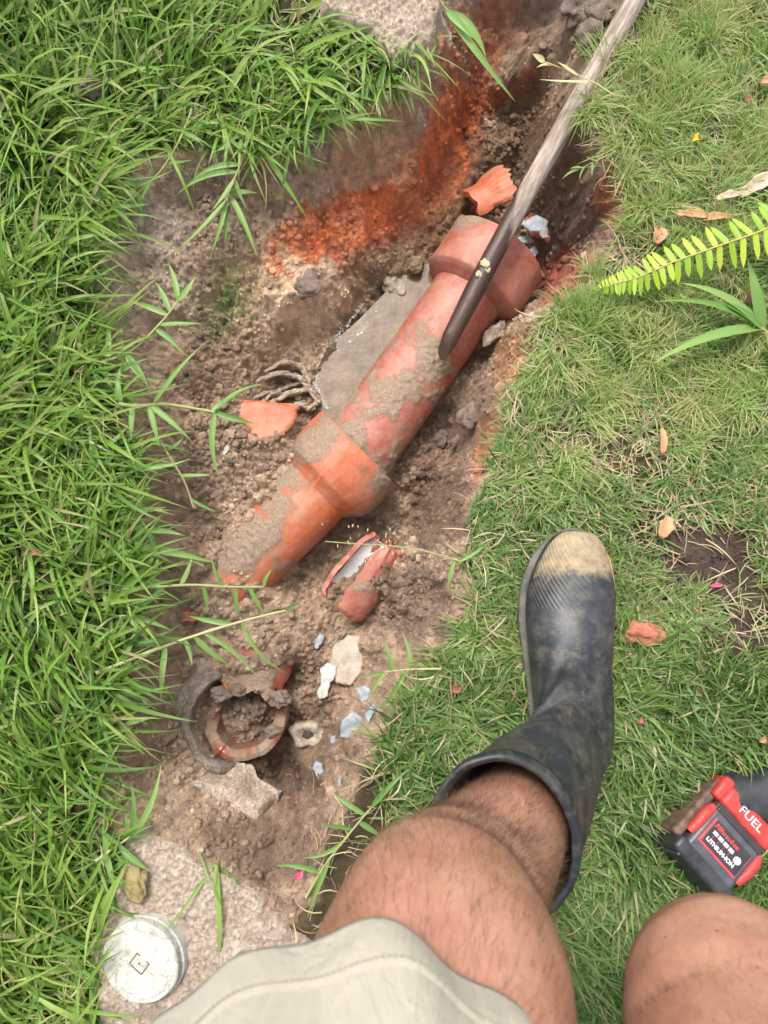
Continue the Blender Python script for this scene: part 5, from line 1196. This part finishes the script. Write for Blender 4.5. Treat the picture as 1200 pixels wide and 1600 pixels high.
tbox('label_border', (0, .030, .0035), (.066, .040, .0016), M_txtr, .0006, bat); tbox('label_panel', (.001, .0315, .0045), (.062, .0365, .0016), M_lab, .0006, bat)
tbox('gap', (0, .064, -.004), (.078, .010, .018), M_lab, .001, bat)
for k in range(4): tbox('gauge_cell', (-.021 + k * .0095, .0335, .0056), (.0078, .0055, .0012), M_cell, .0004, bat)
o = lathe('gauge_button', [(.0052, 0), (.0052, .002), (.004, .0028), (.0005, .003)], M_txtw, bat, 24); o.location = (.021, .030, .005)
for k in range(5):
    mb = MB(); mb.box((-.021 + k * .0095, .0275, .0056), (.0005, .006, .0006)); mb.build('print_line', M_txtr, bat, False)
for sx in (-1, 1):
    mb = MB(); mb.tube([Vector((sx * .043, .012, -.006)), Vector((sx * .0445, .03, -.002)), Vector((sx * .0445, .05, -.002)), Vector((sx * .042, .060, -.004))], [.006, .0078, .0078, .006], 14)
    mb.build('release_latch', M_red, bat)
foot = tbox('foot', (0, .084, -.030), (.088, .030, .074), M_red, .007)
tbox('side_guard', (-.052, .046, -.036), (.014, .10, .058), M_muddy, .005)
tbox('guard_cap', (-.048, .088, -.030), (.018, .036, .066), M_red, .006)
mb = MB(); mb.tube([Vector((-.02, .092, -.028)), Vector((-.014, .104, -.026)), Vector((.006, .13, -.026)), Vector((.010, .17, -.026)), Vector((.008, .22, -.028))], [.038, .037, .034, .031, .030], 28, .95); grip = mb.build('grip', M_black, tool)
mb = MB(); mb.tube([Vector((.008, .235, .045)), Vector((.008, .240, .03)), Vector((.008, .240, -.05)), Vector((.008, .238, -.10)), Vector((.008, .236, -.115))], [.022, .034, .036, .034, .02], 28); mb.build('motor_housing', M_red, tool)
def text(body_, m, parent, size, loc, name, extrude=.0003, sx=1.0, shear=0, outline=None):
    cu = bpy.data.curves.new('txt', 'FONT'); cu.body = body_; cu.size = size; cu.align_x = 'CENTER'; cu.align_y = 'CENTER'; cu.extrude = extrude; cu.shear = shear; cu.resolution_u = 3
    if outline: cu.offset = outline
    tmp = bpy.data.objects.new('txt', cu); COL.objects.link(tmp); dg = bpy.context.evaluated_depsgraph_get(); me = bpy.data.meshes.new_from_object(tmp.evaluated_get(dg)); bpy.data.objects.remove(tmp)
    me.name = name; me.materials.clear(); me.materials.append(m); o = bpy.data.objects.new(name, me); link(o, parent); o.location = loc; o.scale = (sx, 1, 1); return o
text('Milwaukee', M_txtr, bat, .0098, (-.008, .0425, .0056), 'script_lettering', shear=.3, outline=.0001)
text('LITHIUM-ION', M_txtw, bat, .0078, (-.002, .0205, .0056), 'white_lettering', sx=1.05, outline=.00025)
text('FUEL', M_txtw, foot, .0160, (.000, .084, .0074), 'foot_lettering', sx=1.15)
